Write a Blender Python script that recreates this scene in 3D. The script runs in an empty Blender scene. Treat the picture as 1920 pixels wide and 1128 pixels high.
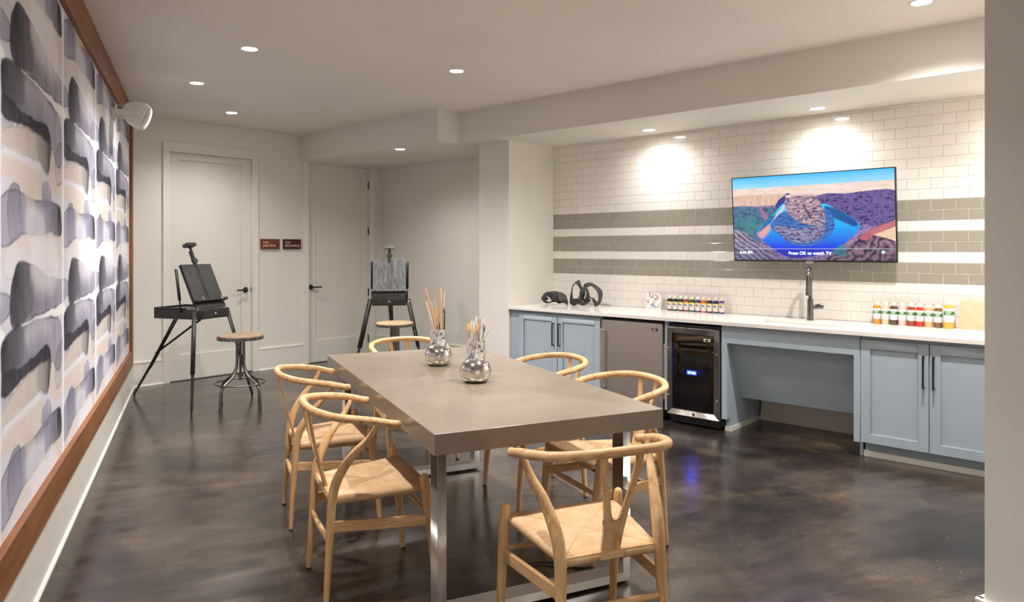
import bpy, bmesh, math, random
import numpy as np
from mathutils import Vector, Matrix
random.seed(7)
R = math.radians
COL = bpy.context.scene.collection
# ------------------------------------------------------------------ frames
# The table, the chairs and the mural wall follow one direction of the room (A),
# the back wall, the tiled wall and the cabinets another (B).
ANG = {'A': 23.79, 'B': 47.84, 'W': 0.0}


def W(fr, x, y, z=0.0):
    a = R(ANG[fr])
    return Vector((math.cos(a)*x - math.sin(a)*y, math.sin(a)*x + math.cos(a)*y, z))


# ------------------------------------------------------------------ objects
def link(o):
    COL.objects.link(o)
    return o


def thing(name, label, cat, fr, loc, yaw=0.0, group=None):
    o = bpy.data.objects.new(name, None)
    link(o)
    o.empty_display_size = 0.05
    o.location = W(fr, *loc)
    o.rotation_euler = (0, 0, R(ANG[fr] + yaw))
    o['label'] = label
    o['category'] = cat
    if group:
        o['group'] = group
    return o


def tag(o, label, cat, group=None):
    o['label'] = label
    o['category'] = cat
    if group:
        o['group'] = group
    return o


def place(o, fr, loc=(0, 0, 0), yaw=0.0):
    o.location = W(fr, *loc)
    o.rotation_euler = (0, 0, R(ANG[fr] + yaw))
    return o


def copy_tree(o, parent=None, mats=None):
    c = o.copy()
    link(c)
    c.parent = parent
    for ch in list(o.children):
        copy_tree(ch, c)
    return c


def catmull(P, n=6, closed=False):
    P = [Vector(p) for p in P]
    out = []
    N = len(P)
    rng = range(N) if closed else range(N-1)
    for i in rng:
        if closed:
            a, b, c, d = P[(i-1) % N], P[i], P[(i+1) % N], P[(i+2) % N]
        else:
            a, b, c, d = P[max(i-1, 0)], P[i], P[i+1], P[min(i+2, N-1)]
        for k in range(n):
            t = k/n
            out.append(0.5*((2*b) + (c-a)*t + (2*a-5*b+4*c-d)*t*t + (3*b-a-3*c+d)*t**3))
    if not closed:
        out.append(P[-1].copy())
    return out


class MB:
    def __init__(self):
        self.v, self.f, self.m, self.s = [], [], [], []

    def add(self, vs, fs, mi=0, smooth=False):
        b = len(self.v)
        self.v += [tuple(p) for p in vs]
        for f in fs:
            self.f.append(tuple(b+i for i in f))
            self.m.append(mi)
            self.s.append(smooth)
        return self

    def box(self, a, b, mi=0, M=None):
        x0, y0, z0 = (min(a[i], b[i]) for i in range(3))
        x1, y1, z1 = (max(a[i], b[i]) for i in range(3))
        vs = [Vector(p) for p in ((x0, y0, z0), (x1, y0, z0), (x1, y1, z0), (x0, y1, z0), (x0, y0, z1), (x1, y0, z1), (x1, y1, z1), (x0, y1, z1))]
        if M:
            vs = [M @ p for p in vs]
        return self.add(vs, ((0, 3, 2, 1), (4, 5, 6, 7), (0, 1, 5, 4), (1, 2, 6, 5), (2, 3, 7, 6), (3, 0, 4, 7)), mi)

    def prism(self, poly, axis, a, b, mi=0, M=None, smooth=False):
        # poly: 2D points, extruded along axis from a to b
        n = len(poly)

        def pt(p, t):
            q = {'x': (t, p[0], p[1]), 'y': (p[0], t, p[1]), 'z': (p[0], p[1], t)}[axis]
            q = Vector(q)
            return M @ q if M else q
        vs = [pt(p, a) for p in poly] + [pt(p, b) for p in poly]
        fs = [tuple(range(n))[::-1], tuple(range(n, 2*n))]
        self.add(vs, fs, mi, False)
        b0 = len(self.v) - 2*n
        for i in range(n):
            j = (i+1) % n
            self.f.append((b0+i, b0+j, b0+n+j, b0+n+i))
            self.m.append(mi)
            self.s.append(smooth)
        return self

    def tube(self, path, rad, seg=12, caps=True, mi=0, closed=False, flat=1.0, up=None):
        P = [Vector(p) for p in path]
        N = len(P)
        if not hasattr(rad, '__len__'):
            rad = [rad]*N
        vs, fs = [], []
        prev = None
        for i in range(N):
            if closed:
                t = (P[(i+1) % N]-P[(i-1) % N])
            else:
                t = P[min(i+1, N-1)]-P[max(i-1, 0)]
            t = t.normalized() if t.length > 1e-9 else Vector((0, 0, 1))
            if up is not None:
                n = (Vector(up) - t*Vector(up).dot(t)).normalized()
            elif prev is None:
                h = Vector((0, 0, 1)) if abs(t.z) < 0.9 else Vector((1, 0, 0))
                n = (h - t*h.dot(t)).normalized()
            else:
                n = (prev - t*prev.dot(t)).normalized()
            prev = n
            bn = t.cross(n)
            for k in range(seg):
                a = 2*math.pi*k/seg
                vs.append(P[i] + n*(math.cos(a)*rad[i]) + bn*(math.sin(a)*rad[i]*flat))
        M = N if closed else N-1
        for i in range(M):
            i2 = (i+1) % N
            for k in range(seg):
                k2 = (k+1) % seg
                fs.append((i*seg+k, i*seg+k2, i2*seg+k2, i2*seg+k))
        self.add(vs, fs, mi, True)
        if caps and not closed:
            b = len(self.v) - N*seg
            self.f.append(tuple(b+k for k in range(seg))[::-1])
            self.f.append(tuple(b+(N-1)*seg+k for k in range(seg)))
            self.m += [mi, mi]
            self.s += [False, False]
        return self

    def rod(self, a, b, r, r2=None, seg=12, mi=0):
        return self.tube([a, b], [r, r if r2 is None else r2], seg, True, mi)

    def lathe(self, prof, seg=32, mi=0, c=(0, 0, 0), M=None, smooth=True, cap=True):
        # prof: (radius, z)
        vs, fs = [], []
        for r, z in prof:
            for k in range(seg):
                a = 2*math.pi*k/seg
                p = Vector((r*math.cos(a)+c[0], r*math.sin(a)+c[1], z+c[2]))
                vs.append(M @ p if M else p)
        n = len(prof)
        for i in range(n-1):
            for k in range(seg):
                k2 = (k+1) % seg
                fs.append((i*seg+k, i*seg+k2, (i+1)*seg+k2, (i+1)*seg+k))
        self.add(vs, fs, mi, smooth)
        b = len(self.v)-n*seg
        if cap and prof[0][0] > 1e-6:
            self.f.append(tuple(b+k for k in range(seg))[::-1]); self.m.append(mi); self.s.append(False)
        if cap and prof[-1][0] > 1e-6:
            self.f.append(tuple(b+(n-1)*seg+k for k in range(seg))); self.m.append(mi); self.s.append(False)
        return self

    def build(self, name, mats, parent=None, bevel=0.0, bseg=2, sharp=40):
        me = bpy.data.meshes.new(name)
        me.from_pydata(self.v, [], self.f)
        if not isinstance(mats, (list, tuple)):
            mats = [mats]
        for m in mats:
            me.materials.append(m)
        me.polygons.foreach_set('material_index', self.m)
        me.polygons.foreach_set('use_smooth', [True]*len(self.f) if (bevel > 0) else self.s)
        bm = bmesh.new()
        bm.from_mesh(me)
        bmesh.ops.remove_doubles(bm, verts=bm.verts, dist=1e-6)
        bmesh.ops.recalc_face_normals(bm, faces=bm.faces)
        if bevel <= 0:
            for e in bm.edges:
                if len(e.link_faces) == 2 and e.calc_face_angle(0) > R(sharp):
                    e.smooth = False
        bm.to_mesh(me)
        bm.free()
        o = bpy.data.objects.new(name, me)
        link(o)
        o.parent = parent
        if bevel > 0:
            b = o.modifiers.new('b', 'BEVEL')
            b.width = bevel
            b.segments = bseg
            b.limit_method = 'ANGLE'
            b.angle_limit = R(35)
            b.harden_normals = True
        return o


def structure(o, fr, loc=(0, 0, 0)):
    place(o, fr, loc)
    o['kind'] = 'structure'
    return o


# ------------------------------------------------------------------ materials
def new_mat(name):
    m = bpy.data.materials.new(name)
    m.use_nodes = True
    nt = m.node_tree
    b = nt.nodes['Principled BSDF']
    return m, nt, b


def setp(b, **k):
    for n, v in k.items():
        b.inputs[n.replace('_', ' ')].default_value = v


def c4(c):
    return (c[0], c[1], c[2], 1.0)


def hexc(h):
    h = h.lstrip('#')
    out = []
    for i in (0, 2, 4):
        s = int(h[i:i+2], 16)/255
        out.append(s/12.92 if s <= 0.04045 else ((s+0.055)/1.055)**2.4)
    return tuple(out)


def tex_coord(nt, scale=(1, 1, 1), kind='Object', rot=(0, 0, 0)):
    tc = nt.nodes.new('ShaderNodeTexCoord')
    mp = nt.nodes.new('ShaderNodeMapping')
    mp.inputs['Scale'].default_value = scale
    mp.inputs['Rotation'].default_value = rot
    nt.links.new(tc.outputs[kind], mp.inputs[0])
    return mp.outputs[0]


def noise(nt, vec, scale, detail=4, rough=0.55, dist=0.0):
    n = nt.nodes.new('ShaderNodeTexNoise')
    n.inputs['Scale'].default_value = scale
    n.inputs['Detail'].default_value = detail
    n.inputs['Roughness'].default_value = rough
    n.inputs['Distortion'].default_value = dist
    nt.links.new(vec, n.inputs['Vector'])
    return n.outputs['Fac']


def ramp(nt, fac, stops):
    r = nt.nodes.new('ShaderNodeValToRGB')
    e = r.color_ramp.elements
    while len(e) < len(stops):
        e.new(0.5)
    for i, (p, c) in enumerate(stops):
        e[i].position = p
        e[i].color = c4(c) if len(c) == 3 else c
    nt.links.new(fac, r.inputs[0])
    return r.outputs[0]


def mixc(nt, fac, a, b, mode='MIX'):
    m = nt.nodes.new('ShaderNodeMix')
    m.data_type = 'RGBA'
    m.blend_type = mode
    for sock, val in ((m.inputs[0], fac), (m.inputs[6], a), (m.inputs[7], b)):
        if isinstance(val, bpy.types.NodeSocket):
            nt.links.new(val, sock)
        elif isinstance(val, (int, float)):
            sock.default_value = val
        else:
            sock.default_value = c4(val)
    return m.outputs[2]


def bump(nt, b, h, strength=0.2, dist=0.002, prev=None):
    n = nt.nodes.new('ShaderNodeBump')
    n.inputs['Strength'].default_value = strength
    n.inputs['Distance'].default_value = dist
    nt.links.new(h, n.inputs['Height'])
    if prev:
        nt.links.new(prev, n.inputs['Normal'])
    nt.links.new(n.outputs[0], b.inputs['Normal'])
    return n.outputs[0]


def plain(name, col, rough=0.5, metal=0.0, var=0.06, scale=8, bmp=0.0, bscale=200, coat=0.0, spec=0.5):
    m, nt, b = new_mat(name)
    setp(b, Roughness=rough, Metallic=metal)
    b.inputs['Specular IOR Level'].default_value = spec
    b.inputs['Coat Weight'].default_value = coat
    v = tex_coord(nt)
    f = noise(nt, v, scale, 3)
    lo = tuple(c*(1-var) for c in col)
    hi = tuple(min(1, c*(1+var)) for c in col)
    nt.links.new(ramp(nt, f, [(0.3, lo), (0.7, hi)]), b.inputs['Base Color'])
    if bmp > 0:
        bump(nt, b, noise(nt, v, bscale, 2), bmp, 0.001)
    return m


def brushed(name, col, rough=0.3, axis='x', var=0.12, scale=60, metal=1.0):
    m, nt, b = new_mat(name)
    setp(b, Roughness=rough, Metallic=metal)
    s = {'x': (0.6, 30, 30), 'y': (30, 0.6, 30), 'z': (30, 30, 0.6)}[axis]
    v = tex_coord(nt, s)
    f = noise(nt, v, scale/10, 4, 0.6)
    lo = tuple(c*(1-var) for c in col)
    hi = tuple(min(1, c*(1+var)) for c in col)
    nt.links.new(ramp(nt, f, [(0.3, lo), (0.7, hi)]), b.inputs['Base Color'])
    bump(nt, b, f, 0.08, 0.0008)
    return m


def wood(name, lo, mid, hi, axis='z', rough=0.42, scale=1.0, spec=0.4, contrast=1.0):
    m, nt, b = new_mat(name)
    setp(b, Roughness=rough)
    b.inputs['Specular IOR Level'].default_value = spec
    s = {'x': (1.2, 16, 16), 'y': (16, 1.2, 16), 'z': (16, 16, 1.2)}[axis]
    s = tuple(q*scale for q in s)
    v = tex_coord(nt, s)
    f1 = noise(nt, v, 2.2, 5, 0.6, 0.6)
    f2 = noise(nt, v, 14, 3, 0.6)
    c1 = ramp(nt, f1, [(0.28, lo), (0.5, mid), (0.75, hi)])
    c2 = ramp(nt, f2, [(0.35, (0.72, 0.66, 0.58)), (0.55, (1, 1, 1))])
    nt.links.new(mixc(nt, 0.45*contrast, c1, c2, 'MULTIPLY'), b.inputs['Base Color'])
    bump(nt, b, f2, 0.08, 0.0008)
    return m


def emis(name, col, strength):
    m, nt, b = new_mat(name)
    setp(b, Base_Color=c4(col), Roughness=0.4)
    b.inputs['Emission Color'].default_value = c4(col)
    b.inputs['Emission Strength'].default_value = strength
    return m


M = {}
M['paint'] = plain('wall paint', hexc('#E0DCD3'), 0.55, var=0.02, scale=2, bmp=0.06, bscale=260, spec=0.3)
M['ceil'] = plain('ceiling paint', hexc('#E6E0D8'), 0.8, var=0.02, scale=1.5, spec=0.2)
M['trimpaint'] = plain('trim paint', hexc('#E2DED5'), 0.32, var=0.015, scale=3, spec=0.45)
M['doorpaint'] = plain('door paint', hexc('#DDD9CF'), 0.38, var=0.015, scale=3, spec=0.4)
M['cab'] = plain('blue grey cabinet lacquer', hexc('#A5B2BB'), 0.38, var=0.02, scale=5, spec=0.45)
M['cabin'] = plain('cabinet interior', hexc('#6E7778'), 0.6, var=0.03)
M['black'] = plain('matte black metal', (0.012, 0.012, 0.013), 0.35, var=0.1)
M['blackwood'] = None
M['quartz'] = plain('white quartz', hexc('#EAE5DF'), 0.14, var=0.02, scale=14, spec=0.5)
M['grout'] = plain('grout', hexc('#CBC4B8'), 0.8, var=0.03)
M['twhite'] = plain('white glazed tile', hexc('#E6E1D9'), 0.09, var=0.02, scale=3, spec=0.5, bmp=0.05, bscale=9)
M['tgrey'] = plain('taupe glazed tile', hexc('#989285'), 0.09, var=0.03, scale=3, spec=0.5, bmp=0.05, bscale=9)
M['steel'] = brushed('stainless steel', (0.56, 0.51, 0.47), 0.38, 'z', 0.04)
M['steelx'] = brushed('brushed steel trim', (0.66, 0.60, 0.55), 0.40, 'y', 0.04)
M['legsteel'] = brushed('brushed leg steel', (0.64, 0.59, 0.54), 0.36, 'z', 0.06)
M['chrome'] = plain('polished metal', (0.75, 0.74, 0.72), 0.12, 1.0, var=0.03)
M['darkchrome'] = plain('dark polished metal', (0.20, 0.19, 0.18), 0.2, 1.0, var=0.05)
M['gun'] = plain('gunmetal', (0.19, 0.18, 0.17), 0.36, 1.0, var=0.12, scale=20)
M['brass'] = plain('brass', (0.6, 0.45, 0.2), 0.35, 1.0)
M['white'] = plain('white plastic', hexc('#E4DFD8'), 0.4, var=0.01)
M['grille'] = plain('speaker grille', hexc('#F2EFEA'), 0.55, var=0.02, bmp=0.4, bscale=700)
M['tablemat'] = None
M['sculpt'] = plain('dark rough clay', (0.045, 0.043, 0.042), 0.62, var=0.3, scale=30, bmp=0.6, bscale=180)
M['lens'] = emis('lamp lens', (1.0, 0.93, 0.84), 40.0)
M['ash'] = wood('ash wood', hexc('#B98A54'), hexc('#DDB380'), hexc('#EAC799'), 'z', contrast=1.5)
M['ashx'] = wood('ash wood across', hexc('#B98A54'), hexc('#DDB380'), hexc('#EAC799'), 'x', contrast=1.5)
M['ashy'] = wood('ash wood along', hexc('#B98A54'), hexc('#DDB380'), hexc('#EAC799'), 'y', contrast=1.5)
M['framewood'] = wood('stained frame wood', hexc('#5E3718'), hexc('#84512A'), hexc('#A06A3C'), 'y', 0.45, 0.5)
M['framewoodz'] = wood('stained frame wood upright', hexc('#5E3718'), hexc('#84512A'), hexc('#A06A3C'), 'z', 0.45, 0.5)
M['signred'] = wood('redwood sign one', hexc('#4A1E0E'), hexc('#6E3216'), hexc('#8A4420'), 'x', 0.35, 2.0)
M['signdark'] = wood('redwood sign two', hexc('#2E0E0A'), hexc('#4A1710'), hexc('#5E2416'), 'x', 0.35, 2.0)
M['stoolwood'] = wood('reclaimed seat wood', hexc('#5F4B3A'), hexc('#8E7761'), hexc('#B7A088'), 'x', 0.55, 1.6, 0.3)
M['stoolwood2'] = wood('pale seat wood', hexc('#A88C6E'), hexc('#CDB491'), hexc('#DFCBA9'), 'x', 0.5, 1.6, 0.3)
M['blackwood'] = wood('black stained wood', (0.010, 0.010, 0.009), (0.022, 0.021, 0.019), (0.040, 0.038, 0.034), 'z', 0.42, 1.2, 0.5)
M['sheenwood'] = wood('black panel wood painted sheen', (0.05, 0.05, 0.052), (0.14, 0.143, 0.148), (0.27, 0.275, 0.285), 'z', 0.28, 1.4, 0.9)  # black wood with its silvery sheen put into the base colour
M['rubber'] = plain('black rubber', (0.01, 0.01, 0.01), 0.7)


def mat_floor():
    m, nt, b = new_mat('stained polished concrete')
    v = tex_coord(nt, (1, 1, 1))
    vs_ = tex_coord(nt, (0.55, 1.6, 1), rot=(0, 0, 0.35))
    big = noise(nt, v, 0.8, 6, 0.62, 0.3)
    med = noise(nt, vs_, 3.0, 9, 0.68, 0.25)
    c1 = ramp(nt, big, [(0.34, hexc('#1C1715')), (0.46, hexc('#322B28')), (0.58, hexc('#4E443D')), (0.72, hexc('#74634F'))])
    c2 = ramp(nt, med, [(0.34, (0.5, 0.47, 0.46)), (0.52, (1, 1, 1)), (0.70, (1.7, 1.62, 1.5))])
    c = mixc(nt, 0.8, c1, c2, 'MULTIPLY')
    fine = noise(nt, v, 75, 6, 0.75)
    c = mixc(nt, 0.65, c, ramp(nt, fine, [(0.35, (0.6, 0.6, 0.6)), (0.7, (1.5, 1.5, 1.5))]), 'MULTIPLY')
    scr = noise(nt, tex_coord(nt, (2.2, 34, 1), rot=(0, 0, 0.25)), 3.0, 6, 0.7)
    c = mixc(nt, ramp(nt, scr, [(0.60, (0, 0, 0)), (0.72, (0.38, 0.38, 0.38))]), c, hexc('#8A8078'))
    # rust brown clouds
    cl = noise(nt, v, 1.7, 4, 0.6, 0.4)
    mk = ramp(nt, cl, [(0.60, (0, 0, 0)), (0.78, (0.6, 0.6, 0.6))])
    c = mixc(nt, mk, c, hexc('#7C6243'))
    # pale scuffs and specks
    vo = nt.nodes.new('ShaderNodeTexVoronoi')
    vo.inputs['Scale'].default_value = 22
    vo.inputs['Randomness'].default_value = 1
    nt.links.new(v, vo.inputs['Vector'])
    sp = ramp(nt, vo.outputs['Distance'], [(0.0, (1, 1, 1)), (0.06, (1, 1, 1)), (0.08, (0, 0, 0))])
    gate = ramp(nt, noise(nt, v, 6.0, 2), [(0.50, (0, 0, 0)), (0.56, (0.8, 0.8, 0.8))])
    c = mixc(nt, mixc(nt, 1.0, sp, gate, 'MULTIPLY'), c, hexc('#A39A90'))
    # hairline cracks
    v2 = tex_coord(nt, (0.35, 1.3, 1), rot=(0, 0, 0.5))
    ck = nt.nodes.new('ShaderNodeTexVoronoi')
    ck.feature = 'DISTANCE_TO_EDGE'
    ck.inputs['Scale'].default_value = 0.55
    dn = nt.nodes.new('ShaderNodeVectorMath')
    dn.operation = 'ADD'
    nz = nt.nodes.new('ShaderNodeTexNoise')
    nz.inputs['Scale'].default_value = 3
    nz.inputs['Detail'].default_value = 6
    nt.links.new(v2, nz.inputs['Vector'])
    sc = nt.nodes.new('ShaderNodeVectorMath')
    sc.operation = 'SCALE'
    sc.inputs['Scale'].default_value = 0.12
    nt.links.new(nz.outputs['Color'], sc.inputs[0])
    nt.links.new(v2, dn.inputs[0])
    nt.links.new(sc.outputs[0], dn.inputs[1])
    nt.links.new(dn.outputs[0], ck.inputs['Vector'])
    cm = ramp(nt, ck.outputs['Distance'], [(0.0, (0.35, 0.35, 0.35)), (0.0006, (0.2, 0.2, 0.2)), (0.0016, (0, 0, 0))])
    cg = ramp(nt, noise(nt, v, 0.55, 2), [(0.56, (0, 0, 0)), (0.62, (1, 1, 1))])
    c = mixc(nt, mixc(nt, 1.0, cm, cg, 'MULTIPLY'), c, hexc('#A79C90'))
    c = mixc(nt, 1.0, c, (0.84, 0.83, 0.82), 'MULTIPLY')
    nt.links.new(c, b.inputs['Base Color'])
    rr = nt.nodes.new('ShaderNodeMapRange')
    rr.inputs['From Min'].default_value = 0.3
    rr.inputs['From Max'].default_value = 0.75
    rr.inputs['To Min'].default_value = 0.15
    rr.inputs['To Max'].default_value = 0.31
    nt.links.new(med, rr.inputs[0])
    nt.links.new(rr.outputs[0], b.inputs['Roughness'])
    b.inputs['Specular IOR Level'].default_value = 0.7
    bump(nt, b, med, 0.06, 0.003)
    return m


def mat_table():
    m, nt, b = new_mat('satin greige tabletop')
    v = tex_coord(nt, (1, 1, 1))
    f = noise(nt, v, 2.2, 6, 0.6, 0.5)
    c = ramp(nt, f, [(0.3, hexc('#8B7E6F')), (0.55, hexc('#978A7B')), (0.75, hexc('#A29587'))])
    sc = noise(nt, tex_coord(nt, (2, 14, 2)), 6, 6, 0.7)
    c = mixc(nt, 0.18, c, ramp(nt, sc, [(0.4, (0.85, 0.85, 0.85)), (0.75, (1.2, 1.2, 1.2))]), 'MULTIPLY')
    nt.links.new(c, b.inputs['Base Color'])
    setp(b, Roughness=0.24, Metallic=0.25)
    b.inputs['Specular IOR Level'].default_value = 0.6
    return m


def mat_cord():
    m, nt, b = new_mat('paper cord weave')
    uv = nt.nodes.new('ShaderNodeUVMap')
    sx = nt.nodes.new('ShaderNodeSeparateXYZ')
    nt.links.new(uv.outputs[0], sx.inputs[0])
    ml = nt.nodes.new('ShaderNodeMath')
    ml.operation = 'MULTIPLY'
    ml.inputs[1].default_value = 2*math.pi*240
    nt.links.new(sx.outputs[0], ml.inputs[0])
    sn = nt.nodes.new('ShaderNodeMath')
    sn.operation = 'SINE'
    nt.links.new(ml.outputs[0], sn.inputs[0])
    ma = nt.nodes.new('ShaderNodeMath')
    ma.operation = 'MULTIPLY_ADD'
    ma.inputs[1].default_value = 0.5
    ma.inputs[2].default_value = 0.5
    nt.links.new(sn.outputs[0], ma.inputs[0])
    vv = tex_coord(nt)
    n1 = noise(nt, vv, 18, 4)
    base = ramp(nt, n1, [(0.3, hexc('#D2AA7D')), (0.7, hexc('#E6C49B'))])
    c = mixc(nt, 1.0, base, ramp(nt, ma.outputs[0], [(0.0, (0.50, 0.43, 0.36)), (0.5, (1, 1, 1))]), 'MULTIPLY')
    nt.links.new(c, b.inputs['Base Color'])
    setp(b, Roughness=0.72)
    b.inputs['Specular IOR Level'].default_value = 0.25
    bump(nt, b, ma.outputs[0], 0.6, 0.0012)
    return m


def mat_vcol(name, rough=0.5, emit=0.0, grain=0.0, spec=0.3, base=1.0):
    m, nt, b = new_mat(name)
    a = nt.nodes.new('ShaderNodeVertexColor')
    a.layer_name = 'Col'
    c = a.outputs[0]
    if grain > 0:
        v = tex_coord(nt)
        f = noise(nt, v, 90, 6, 0.75)
        c = mixc(nt, grain, c, ramp(nt, f, [(0.3, (0.75, 0.75, 0.75)), (0.7, (1.2, 1.2, 1.2))]), 'MULTIPLY')
    if base > 0:
        nt.links.new(c, b.inputs['Base Color'])
    else:
        b.inputs['Base Color'].default_value = (0.01, 0.01, 0.01, 1)
    setp(b, Roughness=rough)
    b.inputs['Specular IOR Level'].default_value = spec
    if emit > 0:
        nt.links.new(c, b.inputs['Emission Color'])
        b.inputs['Emission Strength'].default_value = emit
    return m


def mat_mercury():
    m, nt, b = new_mat('mercury glass')
    v = tex_coord(nt, (1, 1, 0.8))
    f = noise(nt, v, 42, 6, 0.7, 1.2)
    f2 = noise(nt, v, 120, 3, 0.6)
    c = ramp(nt, f, [(0.40, (0.08, 0.07, 0.07)), (0.45, (0.62, 0.58, 0.56)), (0.52, (0.90, 0.87, 0.85))])
    nt.links.new(c, b.inputs['Base Color'])
    r = nt.nodes.new('ShaderNodeMapRange')
    r.inputs['To Min'].default_value = 0.06
    r.inputs['To Max'].default_value = 0.22
    nt.links.new(f2, r.inputs[0])
    nt.links.new(r.outputs[0], b.inputs['Roughness'])
    setp(b, Metallic=0.72)
    bump(nt, b, f, 0.6, 0.002)
    return m


def mat_mercury_plain():
    m, nt, b = new_mat('mercury glass belly')
    v = tex_coord(nt, (1, 1, 1))
    f = noise(nt, v, 30, 6, 0.7, 0.8)
    c = ramp(nt, f, [(0.33, (0.25, 0.22, 0.20)), (0.42, (0.68, 0.64, 0.60)), (0.6, (0.80, 0.77, 0.73))])
    nt.links.new(c, b.inputs['Base Color'])
    setp(b, Metallic=1.0, Roughness=0.12)
    bump(nt, b, noise(nt, v, 9, 2), 0.25, 0.006)
    return m


M['floor'] = mat_floor()
M['tablemat'] = mat_table()
M['cord'] = mat_cord()
M['mercury'] = mat_mercury()
M['belly'] = mat_mercury_plain()

# ------------------------------------------------------------------ room shell
CE = 2.824          # ceiling height
SO = 2.515          # lowered soffit height
YB = 7.858          # back wall, B frame
XT = 5.95           # tiled wall, B frame
XAl = 6.03          # alcove wall

m = MB()
m.box((-3.5, -4.0, -0.1), (9.0, 12.5, 0.0))
structure(m.build('floor', M['floor']), 'A')
m = MB()
m.box((-3.5, -4.0, CE), (9.0, 12.5, CE+0.1))
structure(m.build('ceiling', M['ceil']), 'A')
# lowered soffit over the counter and alcove (L shaped, one drywall body)
m = MB()
poly = [(4.785, 8.1), (4.785, 5.33), (5.09, 5.33), (5.09, 0.30), (6.4, 0.30), (6.4, 8.1)]
m.prism(poly, 'z', SO, CE+0.02)
structure(m.build('ceiling_soffit', M['paint']), 'B')
# left wall
m = MB()
m.box((-0.76, -3.2, 0), (-0.62, 8.75, CE))
structure(m.build('wall_left', M['paint']), 'A')
# right wall, its far end is the pillar-like strip at the edge of the view
m = MB()
m.box((2.42, -3.2, 0), (2.58, 1.556, CE))
structure(m.build('wall_right', M['paint']), 'A')
# wall closing the kitchen side
m = MB()
m.box((2.95, 0.28, 0), (6.15, 0.42, CE))
structure(m.build('wall_kitchen_end', M['paint']), 'B')
# alcove wall and pillar between alcove and counter
m = MB()
m.box((XAl, 5.21, 0), (XAl+0.14, 8.0, SO+0.02))
structure(m.build('wall_alcove', M['paint']), 'B')
m = MB()
m.box((5.245, 4.79, 0), (XAl+0.14, 5.209, SO+0.02))
structure(m.build('wall_return', M['paint'], bevel=0.004), 'B')
# back wall with two door openings
D1 = (3.205, 4.160, 2.482)   # opening x0, x1, top
D2 = (4.888, 5.832, 2.508)
m = MB()
m.box((1.75, YB, 0), (D1[0], YB+0.14, CE))
m.box((D1[1], YB, 0), (D2[0], YB+0.14, CE))
m.box((D2[1], YB, 0), (6.2, YB+0.14, CE))
m.box((D1[0], YB, D1[2]), (D1[1], YB+0.14, CE))
m.box((D2[0], YB, D2[2]), (D2[1], YB+0.14, CE))
structure(m.build('wall_back', M['paint']), 'B')


def door(idx, D, casing_top, hinge_left, hinges, handle_x, handle_z, label=None):
    x0, x1, zt = D
    g = 0.006
    e = bpy.data.objects.new('door_%d' % idx, None)
    link(e)
    e['kind'] = 'structure'
    place(e, 'B', (0, 0, 0))
    m = MB()
    y0, y1 = YB+0.026, YB+0.070
    a0, a1, zb, z1 = x0+g, x1-g, 0.012, zt-g
    st = 0.118
    pt, pb = z1-0.075 if idx == 1 else z1-0.115, 0.28
    pl, pr = a0+st, a1-st
    m.box((a0, y0, zb), (pl, y1, z1))
    m.box((pr, y0, zb), (a1, y1, z1))
    m.box((pl, y0, pt), (pr, y1, z1))
    m.box((pl, y0, zb), (pr, y1, pb))
    m.box((pl, y0+0.015, pb), (pr, y1, pt))
    m.build('door_panel', M['doorpaint'], e)
    m = MB()
    w = 0.078
    yc0 = YB-0.024
    m.box((x0-w+0.012, yc0, 0), (x0+0.004, YB+0.14, zt+0.004))
    m.box((x1-0.004, yc0, 0), (x1+w-0.012, YB+0.14, zt+0.004))
    if casing_top:
        m.box((x0-w+0.012, yc0, zt-0.004), (x1+w-0.012, YB+0.10, casing_top))
    # stop
    m.box((x0, YB+0.072, 0), (x0+0.014, YB+0.11, zt))
    m.box((x1-0.014, YB+0.072, 0), (x1, YB+0.11, zt))
    m.build('door_casing', M['trimpaint'], e, bevel=0.003)
    m = MB()
    m.box((x0, YB+0.006, 0.0), (x1, YB+0.10, 0.004))
    m.build('threshold', M['black'], e)
    hx = x0+0.004 if hinge_left else x1-0.004
    for z in hinges:
        m = MB()
        m.rod((hx, YB+0.016, z-0.05), (hx, YB+0.016, z+0.05), 0.0095, seg=10)
        m.build('hinge', M['black'], e)
    m = MB()
    Mx = Matrix.Translation((handle_x, y0, handle_z)) @ Matrix.Rotation(R(90), 4, 'X')
    m.lathe([(0.0, 0.0), (0.033, 0.0), (0.033, 0.006), (0.030, 0.009), (0.012, 0.011), (0.011, 0.045), (0.0, 0.045)], 28, M=Mx)
    d = -1 if not hinge_left else 1
    d = -d
    m.box((handle_x-0.010, y0-0.058, handle_z-0.009), (handle_x+d*0.125, y0-0.042, handle_z+0.009))
    m.build('door_handle', M['black'], e, bevel=0.002)
    m = MB()
    lx = (x1-0.006) if hinge_left else (x0+0.006)
    m.box((lx-0.006, y0-0.002, handle_z-0.03), (lx+0.006, y0+0.004, handle_z+0.03))
    m.build('strike_plate', M['black'], e)
    return e


door(1, D1, 2.585, True, (2.287, 1.687, 0.876, 0.248), 4.085, 0.958)
door(2, D2, None, False, (2.287, 1.673, 0.858, 0.236), 4.950, 0.955)


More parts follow.
